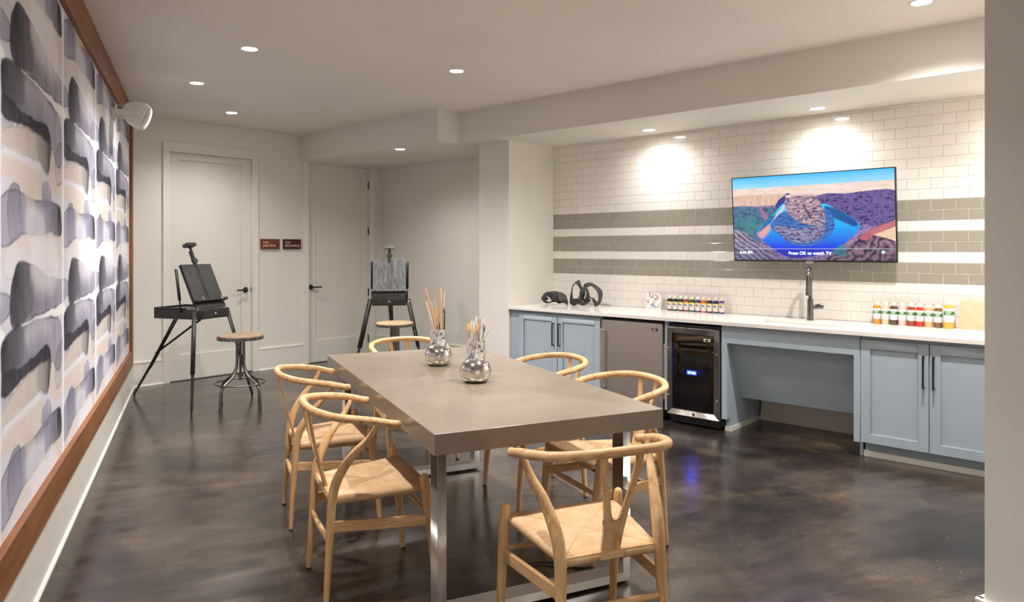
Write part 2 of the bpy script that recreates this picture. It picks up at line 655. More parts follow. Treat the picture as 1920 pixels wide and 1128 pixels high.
def baseboard(name, fr, p0, p1, side, h=0.26, t=0.018):
    # straight board from p0 to p1 on wall face; side = unit normal to the room
    m = MB()
    p0, p1, n = Vector((*p0, 0)), Vector((*p1, 0)), Vector((*side, 0))
    prof = [(0.0, 0.0), (t+0.012, 0.0), (t+0.012, 0.010), (t+0.004, 0.020), (t, 0.020), (t, h-0.016), (t+0.005, h-0.013), (t+0.005, h-0.003), (t+0.001, h), (0.0, h)]
    vs = []
    for P in (p0, p1):
        for d, z in prof:
            vs.append(P + n*d + Vector((0, 0, z)))
    k = len(prof)
    fs = [tuple(range(k)), tuple(range(k, 2*k))[::-1]]
    for i in range(k-1):
        fs.append((i, i+1, k+i+1, k+i))
    m.add(vs, fs)
    return structure(m.build(name, M['trimpaint']), fr)


baseboard('baseboard_left', 'A', (-0.62, -3.2), (-0.62, 8.40), (1, 0), h=0.268, t=0.022)
baseboard('baseboard_back', 'B', (2.02, YB), (D1[0]-0.066, YB), (0, -1))
baseboard('baseboard_back', 'B', (D1[1]+0.066, YB), (D2[0]-0.066, YB), (0, -1))
baseboard('baseboard_back', 'B', (D2[1]+0.066, YB), (XAl, YB), (0, -1))
baseboard('baseboard_alcove', 'B', (XAl, 5.22), (XAl, YB-0.02), (-1, 0))
baseboard('baseboard_return', 'B', (5.245, 4.85), (5.245, 5.205), (-1, 0))
baseboard('baseboard_right', 'A', (2.42, -3.2), (2.42, 1.574), (-1, 0))
baseboard('baseboard_right', 'A', (2.41, 1.556), (2.58, 1.556), (0, 1))

# ------------------------------------------------------------------ tiled wall
def tiled_wall():
    m = MB()
    pz, pw, gr = 0.0775, 0.1577, 0.0022
    y_start, y_end = 4.79, 0.42
    m.box((XT-0.0036, y_end-0.10, 0), (XT+0.14, 4.795, SO+0.02), 0)
    z0 = 1.176-4*pz
    nrow = 0
    r = random.Random(3)
    z = z0
    while z < SO-0.003:
        zt = min(z+pz, SO)
        k = round((z-1.176)/pz)
        grey = k in (0, 1, 3, 4, 6, 7)
        mi = 2 if grey else 1
        # rows alternate by half a tile; row k=0 starts with a full tile at the corner
        off = 0.0 if k % 2 == 0 else -pw/2
        y = y_start-off
        while y > y_end:
            ya, yb = min(y, y_start), max(y-pw, y_end)
            if ya-yb > 0.012:
                g = gr/2
                a0, a1, b0, b1 = yb+g, ya-g, z+g, zt-g
                bv = 0.0022
                t = 0.0055
                tilt = [r.uniform(-0.0004, 0.0004) for _ in range(3)]

                def X(yy, zz):
                    return XT-t+tilt[0]+tilt[1]*(yy-a0)/pw*1.5+tilt[2]*(zz-b0)/pz*1.5
                vs = []
                for yy, zz in ((a0, b0), (a1, b0), (a1, b1), (a0, b1)):
                    vs.append((XT+0.004, yy, zz))
                for yy, zz in ((a0+bv*.3, b0+bv*.3), (a1-bv*.3, b0+bv*.3), (a1-bv*.3, b1-bv*.3), (a0+bv*.3, b1-bv*.3)):
                    vs.append((X(yy, zz)+0.0012, yy, zz))
                for yy, zz in ((a0+bv, b0+bv), (a1-bv, b0+bv), (a1-bv, b1-bv), (a0+bv, b1-bv)):
                    vs.append((X(yy, zz), yy, zz))
                fs = [(8, 9, 10, 11)]
                for q in range(4):
                    w = (q+1) % 4
                    fs += [(q, w, 4+w, 4+q), (4+q, 4+w, 8+w, 8+q)]
                m.add(vs, fs, mi)
            y -= pw
        z += pz
    return structure(m.build('wall_tile', [M['grout'], M['twhite'], M['tgrey']]), 'B')


tiled_wall()

# ------------------------------------------------------------------ painted pictures (per-vertex paint)
def smooth_poly(pts, n=8):
    return np.array([(p.x, p.y) for p in catmull([(a, b, 0) for a, b in pts], n, True)])


def sdf_poly(X, Y, P):
    # signed distance (negative inside) of points to closed polygon
    d = np.full(X.shape, 1e9)
    inside = np.zeros(X.shape, bool)
    n = len(P)
    for i in range(n):
        ax, ay = P[i]
        bx, by = P[(i+1) % n]
        ex, ey = bx-ax, by-ay
        L = ex*ex+ey*ey+1e-12
        t = np.clip(((X-ax)*ex+(Y-ay)*ey)/L, 0, 1)
        dx, dy = X-ax-t*ex, Y-ay-t*ey
        d = np.minimum(d, dx*dx+dy*dy)
        c = ((ay > Y) != (by > Y)) & (X < (bx-ax)*(Y-ay)/((by-ay) if abs(by-ay) > 1e-12 else 1e-12)+ax)
        inside ^= c
    d = np.sqrt(d)
    return np.where(inside, -d, d)


def vnoise(X, Y, s, seed=0, per=None):
    r = np.random.RandomState(seed)
    n = 64
    g = r.rand(n, n)
    x, y = X*s, Y*s
    xi, yi = np.floor(x).astype(int), np.floor(y).astype(int)
    fx, fy = x-xi, y-yi
    fx, fy = fx*fx*(3-2*fx), fy*fy*(3-2*fy)
    a, b = g[xi % n, yi % n], g[(xi+1) % n, yi % n]
    c, d = g[xi % n, (yi+1) % n], g[(xi+1) % n, (yi+1) % n]
    return (a*(1-fx)+b*fx)*(1-fy)+(c*(1-fx)+d*fx)*fy


def fbm(X, Y, s, seed=0, o=4):
    v, a, t = 0, 1.0, 0
    for k in range(o):
        v = v+a*vnoise(X, Y, s*2**k, seed+k)
        t += a
        a *= 0.55
    return v/t


def srgb(h):
    return np.array(hexc(h))


WT, HT = 1.26, 0.97     # repeat of the mural print


def mural_tile(nx=360, ny=278):
    # tile coordinates: s in metres along the wall, w in metres downwards
    xs = (np.arange(nx)+0.5)/nx*WT
    ys = (np.arange(ny)+0.5)/ny*HT
    X, Y = np.meshgrid(xs, ys, indexing='ij')
    C = np.ones((nx, ny, 3))*srgb('#E0DEE8')
    n0 = fbm(X, Y, 5, 1)[..., None]
    C = C*(1-n0*0.10)
    tan, pale, gry, drk, lav, ink = srgb('#DFD2CA'), srgb('#EFEDF4'), srgb('#6C6B76'), srgb('#2B2B34'), srgb('#9C9AB2'), srgb('#383742')

    def stroke(pts, c0, c1, direction=(0, 1), a0=0.9, a1=0.3, edge=0.35, soft=0.006, wob=0.012, seed=0, darkcol=None, bands=0.25):
        nonlocal C
        P = smooth_poly(pts)
        for ox in (-WT, 0, WT):
            for oy in (-HT, 0, HT):
                Q = P+np.array([ox, oy])
                if Q[:, 0].max() < -0.05 or Q[:, 0].min() > WT+0.05 or Q[:, 1].max() < -0.05 or Q[:, 1].min() > HT+0.05:
                    continue
                xx, yy = X-ox, Y-oy
                wx = (fbm(xx, yy, 9, 11+seed, 3)-0.5)*wob*2
                wy = (fbm(xx, yy, 9, 31+seed, 3)-0.5)*wob*2
                d = sdf_poly(X+wx, Y+wy, Q)
                mask = np.clip(0.5-d/soft, 0, 1)
                dx, dy = direction
                pr = P[:, 0]*dx+P[:, 1]*dy
                t = np.clip(((xx*dx+yy*dy)-pr.min())/(pr.max()-pr.min()+1e-9), 0, 1)
                t = np.clip(t+(fbm(xx*3, yy, 7, 51+seed, 4)-0.5)*0.5, 0, 1)
                al = (a0*(1-t)+a1*t)*mask
                streak = fbm(xx*8, yy*1.2, 4, 71+seed, 3)
                al = np.clip(al*(1-bands*0.5+bands*streak), 0, 1)[..., None]
                col = c0*(1-t[..., None])+c1*t[..., None]
                C = C*(1-al)+col*al
                if edge > 0:
                    e = np.exp(-((d+0.003)/0.0042)**2)*min(1.0, edge*1.25)*np.clip(fbm(xx, yy, 6, 91+seed, 2)*2.0-0.3, 0, 1)
                    e = e[..., None]
                    C = C*(1-e)+(darkcol if darkcol is not None else ink)*e

    # broad veils first, then the marks that overlap them
    stroke([(1.08, 0.36), (1.22, 0.35), (1.38, 0.38), (1.39, 0.56), (1.20, 0.58), (1.09, 0.52)], tan, tan, (0, 1), 0.85, 0.85, 0, seed=1, soft=0.02)
    stroke([(-0.02, 0.54), (0.25, 0.53), (0.63, 0.525), (0.88, 0.535), (0.925, 0.60), (0.90, 0.69), (0.78, 0.725), (0.66, 0.70), (0.54, 0.63), (0.25, 0.60), (-0.05, 0.60)], tan, tan, (0, 1), 0.95, 0.9, 0.1, seed=2, soft=0.012, darkcol=srgb('#B8A695'))
    stroke([(0.25, 0.88), (0.39, 0.82), (0.58, 0.80), (0.91, 0.795), (1.28, 0.80), (1.37, 0.84), (1.36, 0.93), (1.20, 0.96), (0.70, 0.95), (0.30, 0.97)], tan, pale, (0, 1), 0.95, 0.2, 0.4, seed=15, soft=0.008, darkcol=srgb('#B8A695'))
    stroke([(1.10, 0.74), (1.26, 0.74), (1.46, 0.78), (1.47, 0.90), (1.30, 0.915), (1.14, 0.88)], tan, tan, (0, 1), 0.4, 0.8, 0, seed=21, soft=0.03)
    # lavender block with a dark right end
    stroke([(0.15, 0.72), (0.22, 0.67), (0.42, 0.64), (0.66, 0.655), (0.91, 0.645), (1.12, 0.64), (1.31, 0.65), (1.37, 0.69), (1.37, 0.785), (1.10, 0.79), (0.80, 0.80), (0.54, 0.80), (0.36, 0.83), (0.18, 0.85)], lav*0.85, lav, (0, 1), 0.85, 0.75, 0.6, seed=3)
    stroke([(0.98, 0.65), (1.16, 0.645), (1.32, 0.655), (1.37, 0.70), (1.365, 0.785), (1.12, 0.785), (0.95, 0.74)], lav, drk, (1, 0), 0.15, 1.0, 0.3, seed=4, soft=0.014)
    stroke([(0.91, 0.58), (1.03, 0.56), (1.10, 0.59), (1.10, 0.66), (0.92, 0.66)], lav, lav*0.7, (0, 1), 0.6, 0.8, 0.1, seed=5)
    stroke([(0.31, 0.64), (0.47, 0.62), (0.50, 0.72), (0.50, 0.80), (0.31, 0.825)], gry*0.9, lav, (0, 1), 0.7, 0.4, 0.35, seed=19)
    stroke([(0.50, 0.56), (0.66, 0.54), (0.72, 0.64), (0.76, 0.71), (0.66, 0.72), (0.55, 0.65)], tan, tan*0.8, (0, 1), 0.4, 0.7, 0.1, seed=22, soft=0.02)
    stroke([(0.60, 0.69), (0.92, 0.70), (0.96, 0.80), (0.84, 0.86), (0.62, 0.84)], pale, pale, (0, 1), 0.6, 0.5, 0, seed=43, soft=0.06, wob=0.03)
    # upper grey wash with a dark stroke at its left end
    stroke([(0.42, -0.05), (0.62, -0.06), (0.84, -0.03), (1.05, 0.01), (1.26, 0.03), (1.50, 0.045), (1.62, 0.075), (1.60, 0.115), (1.42, 0.155), (1.12, 0.165), (0.79, 0.172), (0.58, 0.185), (0.42, 0.175), (0.36, 0.10)], gry, lav*0.95, (1, 0), 0.9, 0.75, 0.8, seed=6)
    stroke([(0.36, -0.01), (0.45, -0.055), (0.58, -0.05), (0.68, -0.01), (0.73, 0.05), (0.71, 0.13), (0.58, 0.165), (0.42, 0.185), (0.335, 0.155), (0.325, 0.06)], drk, gry, (1, 0), 1.0, 0.6, 0.2, seed=7, soft=0.008)
    stroke([(0.72, -0.14), (1.15, -0.16), (1.30, -0.02), (1.16, 0.075), (0.86, 0.085), (0.72, 0.03)], pale, pale, (0, 1), 0.95, 0.35, 0, seed=8, soft=0.07, wob=0.03)
    stroke([(0.95, 0.02), (1.30, 0.04), (1.48, 0.07), (1.40, 0.12), (1.05, 0.12), (0.92, 0.07)], pale, lav, (0, 1), 0.5, 0.0, 0, seed=41, soft=0.06, wob=0.03)
    # second grey blob, dark at the left, with a dark lower band
    stroke([(0.19, 0.24), (0.28, 0.19), (0.54, 0.175), (0.76, 0.18), (1.02, 0.19), (1.25, 0.215), (1.37, 0.26), (1.40, 0.34), (1.385, 0.44), (1.28, 0.47), (1.10, 0.40), (0.60, 0.38), (0.20, 0.40)], gry, lav, (1, 0), 1.0, 0.75, 0.75, seed=9)
    stroke([(0.195, 0.23), (0.28, 0.192), (0.47, 0.18), (0.56, 0.22), (0.52, 0.31), (0.32, 0.345), (0.19, 0.31)], drk, gry, (1, 0), 1.0, 0.45, 0.1, seed=10, soft=0.012)
    stroke([(0.60, 0.19), (0.92, 0.20), (1.12, 0.25), (1.05, 0.33), (0.72, 0.33), (0.58, 0.26)], pale, lav, (0, 1), 0.55, 0.1, 0, seed=42, soft=0.07, wob=0.03)
    stroke([(-0.06, 0.45), (0.02, 0.36), (0.22, 0.335), (0.40, 0.36), (0.30, 0.46), (0.18, 0.53), (0.0, 0.55)], gry, lav, (0, 1), 0.6, 0.2, 0.5, seed=11)
    stroke([(0.19, 0.335), (0.30, 0.325), (0.52, 0.335), (0.75, 0.325), (0.98, 0.31), (1.075, 0.335), (1.09, 0.40), (0.90, 0.378), (0.70, 0.376), (0.46, 0.39), (0.28, 0.415), (0.19, 0.39)], drk*1.1, drk, (1, 0), 0.75, 1.0, 0.3, seed=12)
    # tan blob with a dark right end under it
    stroke([(0.17, 0.49), (0.30, 0.425), (0.50, 0.395), (0.71, 0.382), (0.91, 0.378), (1.09, 0.39), (1.08, 0.46), (1.03, 0.525), (0.86, 0.495), (0.63, 0.495), (0.38, 0.505)], tan*0.95, tan*0.7, (1, 0), 0.95, 0.85, 0.4, seed=13, darkcol=srgb('#8A7A70'))
    stroke([(0.80, 0.38), (1.09, 0.385), (1.085, 0.46), (1.03, 0.53), (0.88, 0.505), (0.78, 0.45)], gry, drk, (1, 0), 0.1, 0.95, 0.2, seed=14, soft=0.016)
    # white gaps left between the brush marks
    stroke([(0.50, 0.178), (0.60, 0.183), (0.82, 0.172), (1.12, 0.168), (1.42, 0.160), (1.50, 0.20), (1.30, 0.205), (1.02, 0.186), (0.76, 0.176)], pale*1.15, pale*1.15, (0, 1), 0.95, 0.9, 0, seed=17)
    stroke([(1.405, 0.18), (1.45, 0.18), (1.455, 0.55), (1.44, 1.10), (1.395, 1.10), (1.40, 0.60)], pale*1.15, pale*1.15, (0, 1), 0.75, 0.75, 0, seed=18, soft=0.012)
    stroke([(0.20, 0.505), (0.50, 0.50), (0.86, 0.50), (0.84, 0.53), (0.40, 0.528), (0.16, 0.55)], pale*1.05, pale*1.05, (0, 1), 0.6, 0.4, 0, seed=20, soft=0.03)
    return np.clip(C, 0, 1)


def paint_grid(name, ys, zs, colors, mat, parent, xconst=0.0, plane='yz'):
    ny, nz = len(ys), len(zs)
    Yg, Zg = np.meshgrid(ys, zs, indexing='ij')
    if plane == 'yz':
        co = np.stack([np.full(Yg.shape, xconst), Yg, Zg], -1).reshape(-1, 3)
    else:
        co = np.stack([Yg, np.full(Yg.shape, xconst), Zg], -1).reshape(-1, 3)
    idx = np.arange(ny*nz).reshape(ny, nz)
    q = np.stack([idx[:-1, :-1], idx[1:, :-1], idx[1:, 1:], idx[:-1, 1:]], -1).reshape(-1, 4)
    me = bpy.data.meshes.new(name)
    me.vertices.add(len(co))
    me.vertices.foreach_set('co', co.astype(np.float32).ravel())
    me.loops.add(q.size)
    me.loops.foreach_set('vertex_index', q.astype(np.int32).ravel())
    me.polygons.add(len(q))
    me.polygons.foreach_set('loop_start', (np.arange(len(q))*4).astype(np.int32))
    me.polygons.foreach_set('loop_total', np.full(len(q), 4, np.int32))
    me.update(calc_edges=True)
    ca = me.color_attributes.new('Col', 'FLOAT_COLOR', 'POINT')
    rgba = np.ones((len(co), 4), np.float32)
    rgba[:, :3] = colors.reshape(-1, 3)
    ca.data.foreach_set('color', rgba.ravel())
    me.materials.append(mat)
    o = bpy.data.objects.new(name, me)
    link(o)
    o.parent = parent
    return o


def build_mural():
    t = thing('framed_mural', 'wall-long watercolour brushstroke mural in a brown wooden frame, on the left wall', 'wall art', 'A', (-0.62, 0, 0))
    y0, y1, z0, z1 = -0.8, 8.09, 0.272, 2.818
    fw, ft = 0.15, 0.19
    d = 0.038
    m = MB(); m.box((0.001, y0, z0), (d, y1, z0+fw)); m.build('bottom_rail', M['framewood'], t, bevel=0.002)
    m = MB(); m.box((0.001, y0, z1-ft), (d, y1, z1)); m.build('top_rail', M['framewood'], t, bevel=0.002)
    m = MB(); m.box((0.001, y1-fw, z0+fw), (d, y1, z1-ft)); m.build('side_rail', M['framewoodz'], t, bevel=0.002)
    m = MB(); m.box((0.001, y0, z0+fw), (d, y0+fw, z1-ft)); m.build('side_rail', M['framewoodz'], t, bevel=0.002)
    tile = mural_tile()
    nx, ny = tile.shape[:2]
    ys = [y0+fw]
    while ys[-1] < y1-fw:
        y = ys[-1]
        ys.append(y+(0.0055 if y > 1.8 else 0.03) * (1 if y < 4.6 else 1.6))
    ys[-1] = y1-fw
    ys = np.array(ys)
    zs = np.linspace(z0+fw, z1-ft, 400)
    Yg, Zg = np.meshgrid(ys, zs, indexing='ij')
    s = ((Yg-3.99) % WT)/WT*nx-0.5
    w = ((2.29-Zg) % HT)/HT*ny-0.5
    si, wi = np.floor(s).astype(int), np.floor(w).astype(int)
    fs, fw_ = (s-si)[..., None], (w-wi)[..., None]
    g = lambda a, b: tile[a % nx, b % ny]
    col = (g(si, wi)*(1-fs)+g(si+1, wi)*fs)*(1-fw_)+(g(si, wi+1)*(1-fs)+g(si+1, wi+1)*fs)*fw_
    mt = mat_vcol('printed mural paper', 0.75, grain=0.5, spec=0.15)
    paint_grid('mural_print', ys, zs, col, mt, t, 0.011)
    return t


build_mural()


def tv_picture(nx=600, ny=338):
    xs = (np.arange(nx))/(nx-1)*1.78
    ys = (np.arange(ny))/(ny-1)
    X, Y = np.meshgrid(xs, ys, indexing='ij')   # Y up
    V = 1-Y                                     # down
    x = X/1.78
    # coordinates (x 0..1 left to right, V 0..1 top to bottom) as on the screen
    def S(h): return srgb(h)
    def mix(C, c, a): return C*(1-a[..., None])+c*a[..., None]
    def lerp(a, b, t): return a*(1-t[..., None])+b*t[..., None]
    P_ = None
    def poly(pts, soft=0.004, wob=0.01, s=14, seed=0, n=5):
        P = smooth_poly([(a*1.78, b) for a, b in pts], n)
        wx = (fbm(X, V, s, seed, 4)-0.5)*2*wob
        wy = (fbm(X, V, s, seed+9, 4)-0.5)*2*wob
        return np.clip(0.5-sdf_poly(X+wx, V+wy, P)/soft, 0, 1)
    C = lerp(S('#3FB4F5'), S('#BFE9FF'), np.clip(V/0.17, 0, 1)*(0.55+0.45*fbm(X, V*6, 3, 5)))
    # distant mesa rim
    rimtop = 0.13+0.012*fbm(X, V*0, 8, 2)-0.01*x
    rim = lerp(S('#D9B9A6'), S('#F4E3DC'), fbm(X*2, V*9, 6, 3))
    C = np.where((V > rimtop)[..., None], rim, C)
    rk = 1-2*np.abs(fbm(X*1.0, V*2.2, 20, 20, 6)-0.5)*1.6
    rk = np.clip(rk*0.55+fbm(X*2+V*1.5, V*5-X, 22, 23, 4)*0.5, 0, 1)**1.3*1.15
    strata = fbm(X*2.5, V*16+X*3, 9, 40, 5)
    wall_l = lerp(S('#E8CDB6'), S('#B58A7C'), fbm(X*7, V*2, 8, 7))
    C = mix(C, wall_l, poly([(-0.05, 0.24), (0.15, 0.21), (0.33, 0.22), (0.40, 0.22), (0.36, 0.30), (0.30, 0.36), (-0.05, 0.36)], seed=3)*0.9)
    # canyon sides: blue-violet shadowed rock
    rock = lerp(S('#2B2350'), S('#8F7BAE'), np.clip(rk*1.8-0.4, 0, 1))
    rock = mix(rock, S('#C9B2C8'), np.clip(strata*3-1.75, 0, 1)*0.7)
    C = mix(C, rock, np.clip((V-0.345)/0.01+ (fbm(X, V*0, 10, 8)-0.5)*2, 0, 1))
    C = mix(C, lerp(S('#241B47'), S('#6E5A9A'), np.clip(rk*1.9-0.45, 0, 1)), poly([(0.53, 0.27), (0.63, 0.235), (0.72, 0.245), (1.0, 0.24), (1.05, 0.5), (0.9, 0.62), (0.78, 0.55), (0.56, 0.36)], seed=5))
    C = mix(C, lerp(S('#3A2A66'), S('#2B3D8E'), rk), poly([(0.29, 0.345), (0.36, 0.22), (0.385, 0.23), (0.37, 0.40), (0.33, 0.42)], seed=6))
    left = lerp(S('#143A6B'), S('#2A6F86'), np.clip(rk*1.7-0.3, 0, 1))
    C = mix(C, left, poly([(-0.05, 0.36), (0.22, 0.37), (0.32, 0.42), (0.22, 0.62), (0.17, 0.78), (-0.05, 0.66)], seed=7)*0.75)
    C = mix(C, S('#1FA07A'), poly([(0.02, 0.50), (0.15, 0.50), (0.22, 0.60), (0.10, 0.68)], soft=0.1, seed=8)*0.3)
    C = mix(C, S('#B9708C'), poly([(0.18, 0.38), (0.20, 0.38), (0.24, 0.50), (0.21, 0.50)], seed=10)*0.6)
    # river: ring around the mesa
    river = poly([(0.347, 0.33), (0.288, 0.43), (0.233, 0.53), (0.165, 0.64), (0.163, 0.71), (0.205, 0.78), (0.26, 0.86), (0.344, 0.95), (0.44, 0.97), (0.58, 0.93), (0.684, 0.85), (0.753, 0.74), (0.80, 0.64), (0.79, 0.57), (0.74, 0.49), (0.65, 0.40), (0.587, 0.35), (0.50, 0.45), (0.42, 0.42)], wob=0.006, seed=11)
    wat = lerp(S('#1FC4F4'), S('#0838D8'), np.clip((V-0.45)/0.40, 0, 1))
    wat = mix(wat, S('#0B1FA8'), np.clip((V-0.84)/0.12, 0, 1)*0.7)
    wat = mix(wat, S('#F0A070'), poly([(0.165, 0.70), (0.205, 0.61), (0.245, 0.58), (0.25, 0.63), (0.20, 0.73)], soft=0.05, seed=12)*0.85)
    wat = mix(wat, S('#15227A'), poly([(0.60, 0.38), (0.70, 0.44), (0.79, 0.57), (0.775, 0.62), (0.70, 0.56), (0.63, 0.49)], soft=0.02, seed=13)*0.85)
    wat = mix(wat, S('#14307F'), poly([(0.26, 0.47), (0.21, 0.56), (0.17, 0.66), (0.22, 0.60), (0.30, 0.47)], soft=0.02, seed=33)*0.7)
    C = C*(1-river[..., None])+wat*river[..., None]
    bank = poly([(0.30, 0.44), (0.35, 0.33), (0.36, 0.36), (0.29, 0.52), (0.255, 0.57)], soft=0.008, seed=14)
    C = mix(C, S('#D8C2C8'), bank*0.9)
    # mesa apron and mesa
    fine = fbm(X*2.2, V*9, 13, 60, 5)
    lay = 0.5+0.5*np.sin(V*150+fbm(X*2, V*2, 9, 61, 3)*16)
    apron = poly([(0.355, 0.42), (0.29, 0.50), (0.253, 0.57), (0.267, 0.64), (0.316, 0.71), (0.372, 0.80), (0.47, 0.835), (0.56, 0.80), (0.62, 0.72), (0.657, 0.61), (0.65, 0.52), (0.60, 0.42)], wob=0.006, seed=15)
    ap = lerp(S('#123A86'), S('#4F83C8'), np.clip(fine*1.9-0.45, 0, 1))
    C = mix(C, ap, apron)
    C = mix(C, lerp(S('#2A2A66'), S('#B9B0CC'), np.clip(fine*1.5+lay*0.35-0.55, 0, 1)), poly([(0.27, 0.60), (0.34, 0.60), (0.43, 0.63), (0.52, 0.61), (0.585, 0.58), (0.60, 0.66), (0.55, 0.75), (0.47, 0.80), (0.38, 0.77), (0.31, 0.69)], wob=0.008, seed=16)*0.95)
    mesa = poly([(0.354, 0.275), (0.37, 0.245), (0.44, 0.232), (0.53, 0.235), (0.565, 0.31), (0.594, 0.44), (0.598, 0.60), (0.55, 0.60), (0.48, 0.58), (0.42, 0.53), (0.375, 0.46), (0.352, 0.38)], wob=0.005, seed=17, n=3)
    ms = lerp(S('#3F2E66'), S('#D9BDBA'), np.clip(fbm(X*3, V*6, 12, 80, 5)*1.5+lay*0.35-0.5, 0, 1))
    C = mix(C, ms, mesa)
    C = mix(C, S('#2A1E4A'), poly([(0.47, 0.36), (0.48, 0.36), (0.515, 0.50), (0.50, 0.50)], soft=0.006, seed=34)*0.8)
    C = mix(C, lerp(S('#E8D5CC'), S('#C9A9A0'), fine), poly([(0.36, 0.235), (0.45, 0.222), (0.535, 0.228), (0.53, 0.25), (0.44, 0.245), (0.37, 0.26)], wob=0.004, seed=35))
    # foreground rocks
    fgl = poly([(-0.05, 0.66), (0.06, 0.66), (0.11, 0.72), (0.20, 0.84), (0.27, 0.96), (0.28, 1.05), (-0.05, 1.05)], wob=0.01, seed=18)
    gl = lerp(S('#3A3050'), mix(np.ones(X.shape+(3,))*S('#A9A0C8'), S('#E6D2AE'), np.clip(1.4-V*1.6, 0, 1)), np.clip(np.sin((X*70-V*95)+fbm(X, V, 8, 90)*9)*0.3+fbm(X, V, 30, 92)*0.5+0.2, 0, 1))
    C = mix(C, gl, fgl)
    fgr = poly([(0.52, 1.05), (0.62, 0.96), (0.74, 0.80), (0.86, 0.66), (0.96, 0.58), (1.05, 0.52), (1.05, 1.05)], wob=0.012, seed=21)
    grc = lerp(S('#241838'), S('#B08CA0'), np.clip(np.sin((X*45+V*40)+fbm(X, V, 6, 95)*22)*0.28+fbm(X, V, 26, 96)*0.7, 0, 1))
    C = mix(C, grc, fgr)
    C = mix(C, lerp(S('#E9B98E'), S('#F4D9B8'), rk), poly([(0.86, 0.68), (0.95, 0.60), (1.05, 0.53), (1.05, 0.78), (0.93, 0.74)], wob=0.01, seed=22)*0.85)
    C = mix(C, S('#B45E68'), poly([(0.80, 0.74), (0.88, 0.64), (1.02, 0.55), (1.03, 0.60), (0.90, 0.70), (0.84, 0.77)], wob=0.004, seed=23)*0.9)
    C = mix(C, S('#2C7F8E'), poly([(0.645, 0.93), (0.66, 0.86), (0.70, 0.82), (0.73, 0.88), (0.70, 0.95)], wob=0.03, s=30, seed=24)*0.8)
    band = np.clip((V-0.865)/0.004, 0, 1)*0.25
    C = mix(C, S('#101018'), band)
    line = ((abs(V-0.868) < 0.0025) & (x > 0.04)).astype(float)*0.7
    C = mix(C, S('#D0D8E8'), line)
    globe = np.clip((0.022-np.hypot(X-0.93*1.78, V-0.905))/0.004, 0, 1)
    C = mix(C, lerp(S('#E6F2F4'), S('#8FA8B4'), np.clip(V*8-6.8, 0, 1)), globe)
    return np.clip(C, 0, 1), xs, ys


def text_obj(name, body, size, mat, parent, loc, rot=(R(90), 0, 0), align='LEFT', ext=0.0006, sx=1.0):
    cu = bpy.data.curves.new(name, 'FONT')
    cu.body = body
    cu.size = size
    cu.extrude = ext
    cu.align_x = align
    cu.align_y = 'CENTER'
    cu.space_line = 0.85
    cu.materials.append(mat)
    o = bpy.data.objects.new(name, cu)
    link(o)
    o.parent = parent
    o.location = loc
    o.rotation_euler = rot
    o.scale = (sx, 1, 1)
    bpy.context.view_layer.update()
    me = bpy.data.meshes.new_from_object(o.evaluated_get(bpy.context.evaluated_depsgraph_get()))
    q = bpy.data.objects.new(name, me)
    link(q)
    q.parent = parent
    q.location, q.rotation_euler, q.scale = o.location, o.rotation_euler, o.scale
    bpy.data.objects.remove(o)
    q.name = name
    return q


# Kitchen things: local x runs to the right along the tiled wall, local y into the wall.
def kthing(name, label, cat, xb, yb, z=0.0, yaw=0.0, group=None):
    return thing(name, label, cat, 'B', (xb, yb, z), -90+yaw, group)


def build_tv():
    w, h = 1.262, 0.704
    t = kthing('television', 'flat wall-mounted television showing a blue river bend in a canyon', 'television', 5.80, 2.058, 1.33)
    tilt = R(4.5)
    Mt = Matrix.Rotation(tilt, 4, 'X')
    m = MB()
    m.box((-w/2, 0.0, 0), (w/2, 0.028, h), M=Mt)
    m.box((-w/2+0.15, 0.026, 0.08), (w/2-0.15, 0.055, h-0.25), M=Mt)
    m.build('television_body', M['black'], t, bevel=0.003)
    m = MB()
    b = 0.007
    for a, c in (((-w/2, -0.003, 0), (w/2, 0.0, 0.013)), ((-w/2, -0.003, h-b), (w/2, 0.0, h)), ((-w/2, -0.003, 0.013), (-w/2+b, 0.0, h-b)), ((w/2-b, -0.003, 0.013), (w/2, 0.0, h-b))):
        m.box(a, c, M=Mt)
    m.build('bezel', M['black'], t)
    C, xs, ys = tv_picture()
    mt = mat_vcol('screen picture', 0.12, emit=0.95, spec=0.5, base=0)
    s = paint_grid('screen', (xs/1.78-0.5)*(w-2*b), 0.013+ys*(h-b-0.013), C, mt, t, 0.0, 'xz')
    s.data.transform(Matrix.Translation((0, -0.0015, 0)))
    s.data.transform(Mt)
    wt = emis('screen lettering', (0.9, 0.93, 1.0), 1.6)
    for body, sz, x, z, al in (('Press OK to watch TV', 0.036, 0.0, 0.068, 'CENTER'), ('4:44 PM', 0.034, -w/2+0.052, 0.072, 'LEFT')):
        o = text_obj('screen_text', body, sz, wt, t, Mt @ Vector((x, -0.004, z)), (R(90)+tilt, 0, 0), al)
    m = MB()
    m.box((-0.028, -0.007, -0.012), (0.028, 0.004, 0.006), M=Mt)
    m.build('logo_tab', M['chrome'], t, bevel=0.002)
    m = MB()
    m.box((-0.20, 0.05, 0.22), (0.20, 0.075, 0.46), M=Mt)
    m.box((-0.25, 0.125, 0.15), (0.25, 0.139, 0.45))
    m.box((-0.06, 0.06, 0.25), (0.06, 0.13, 0.36))
    m.build('wall_mount', M['black'], t)


build_tv()

# ------------------------------------------------------------------ cabinets
FX = 5.25        # cabinet door front plane (B x)
KD = 0.66        # cabinet depth from the door front to the wall


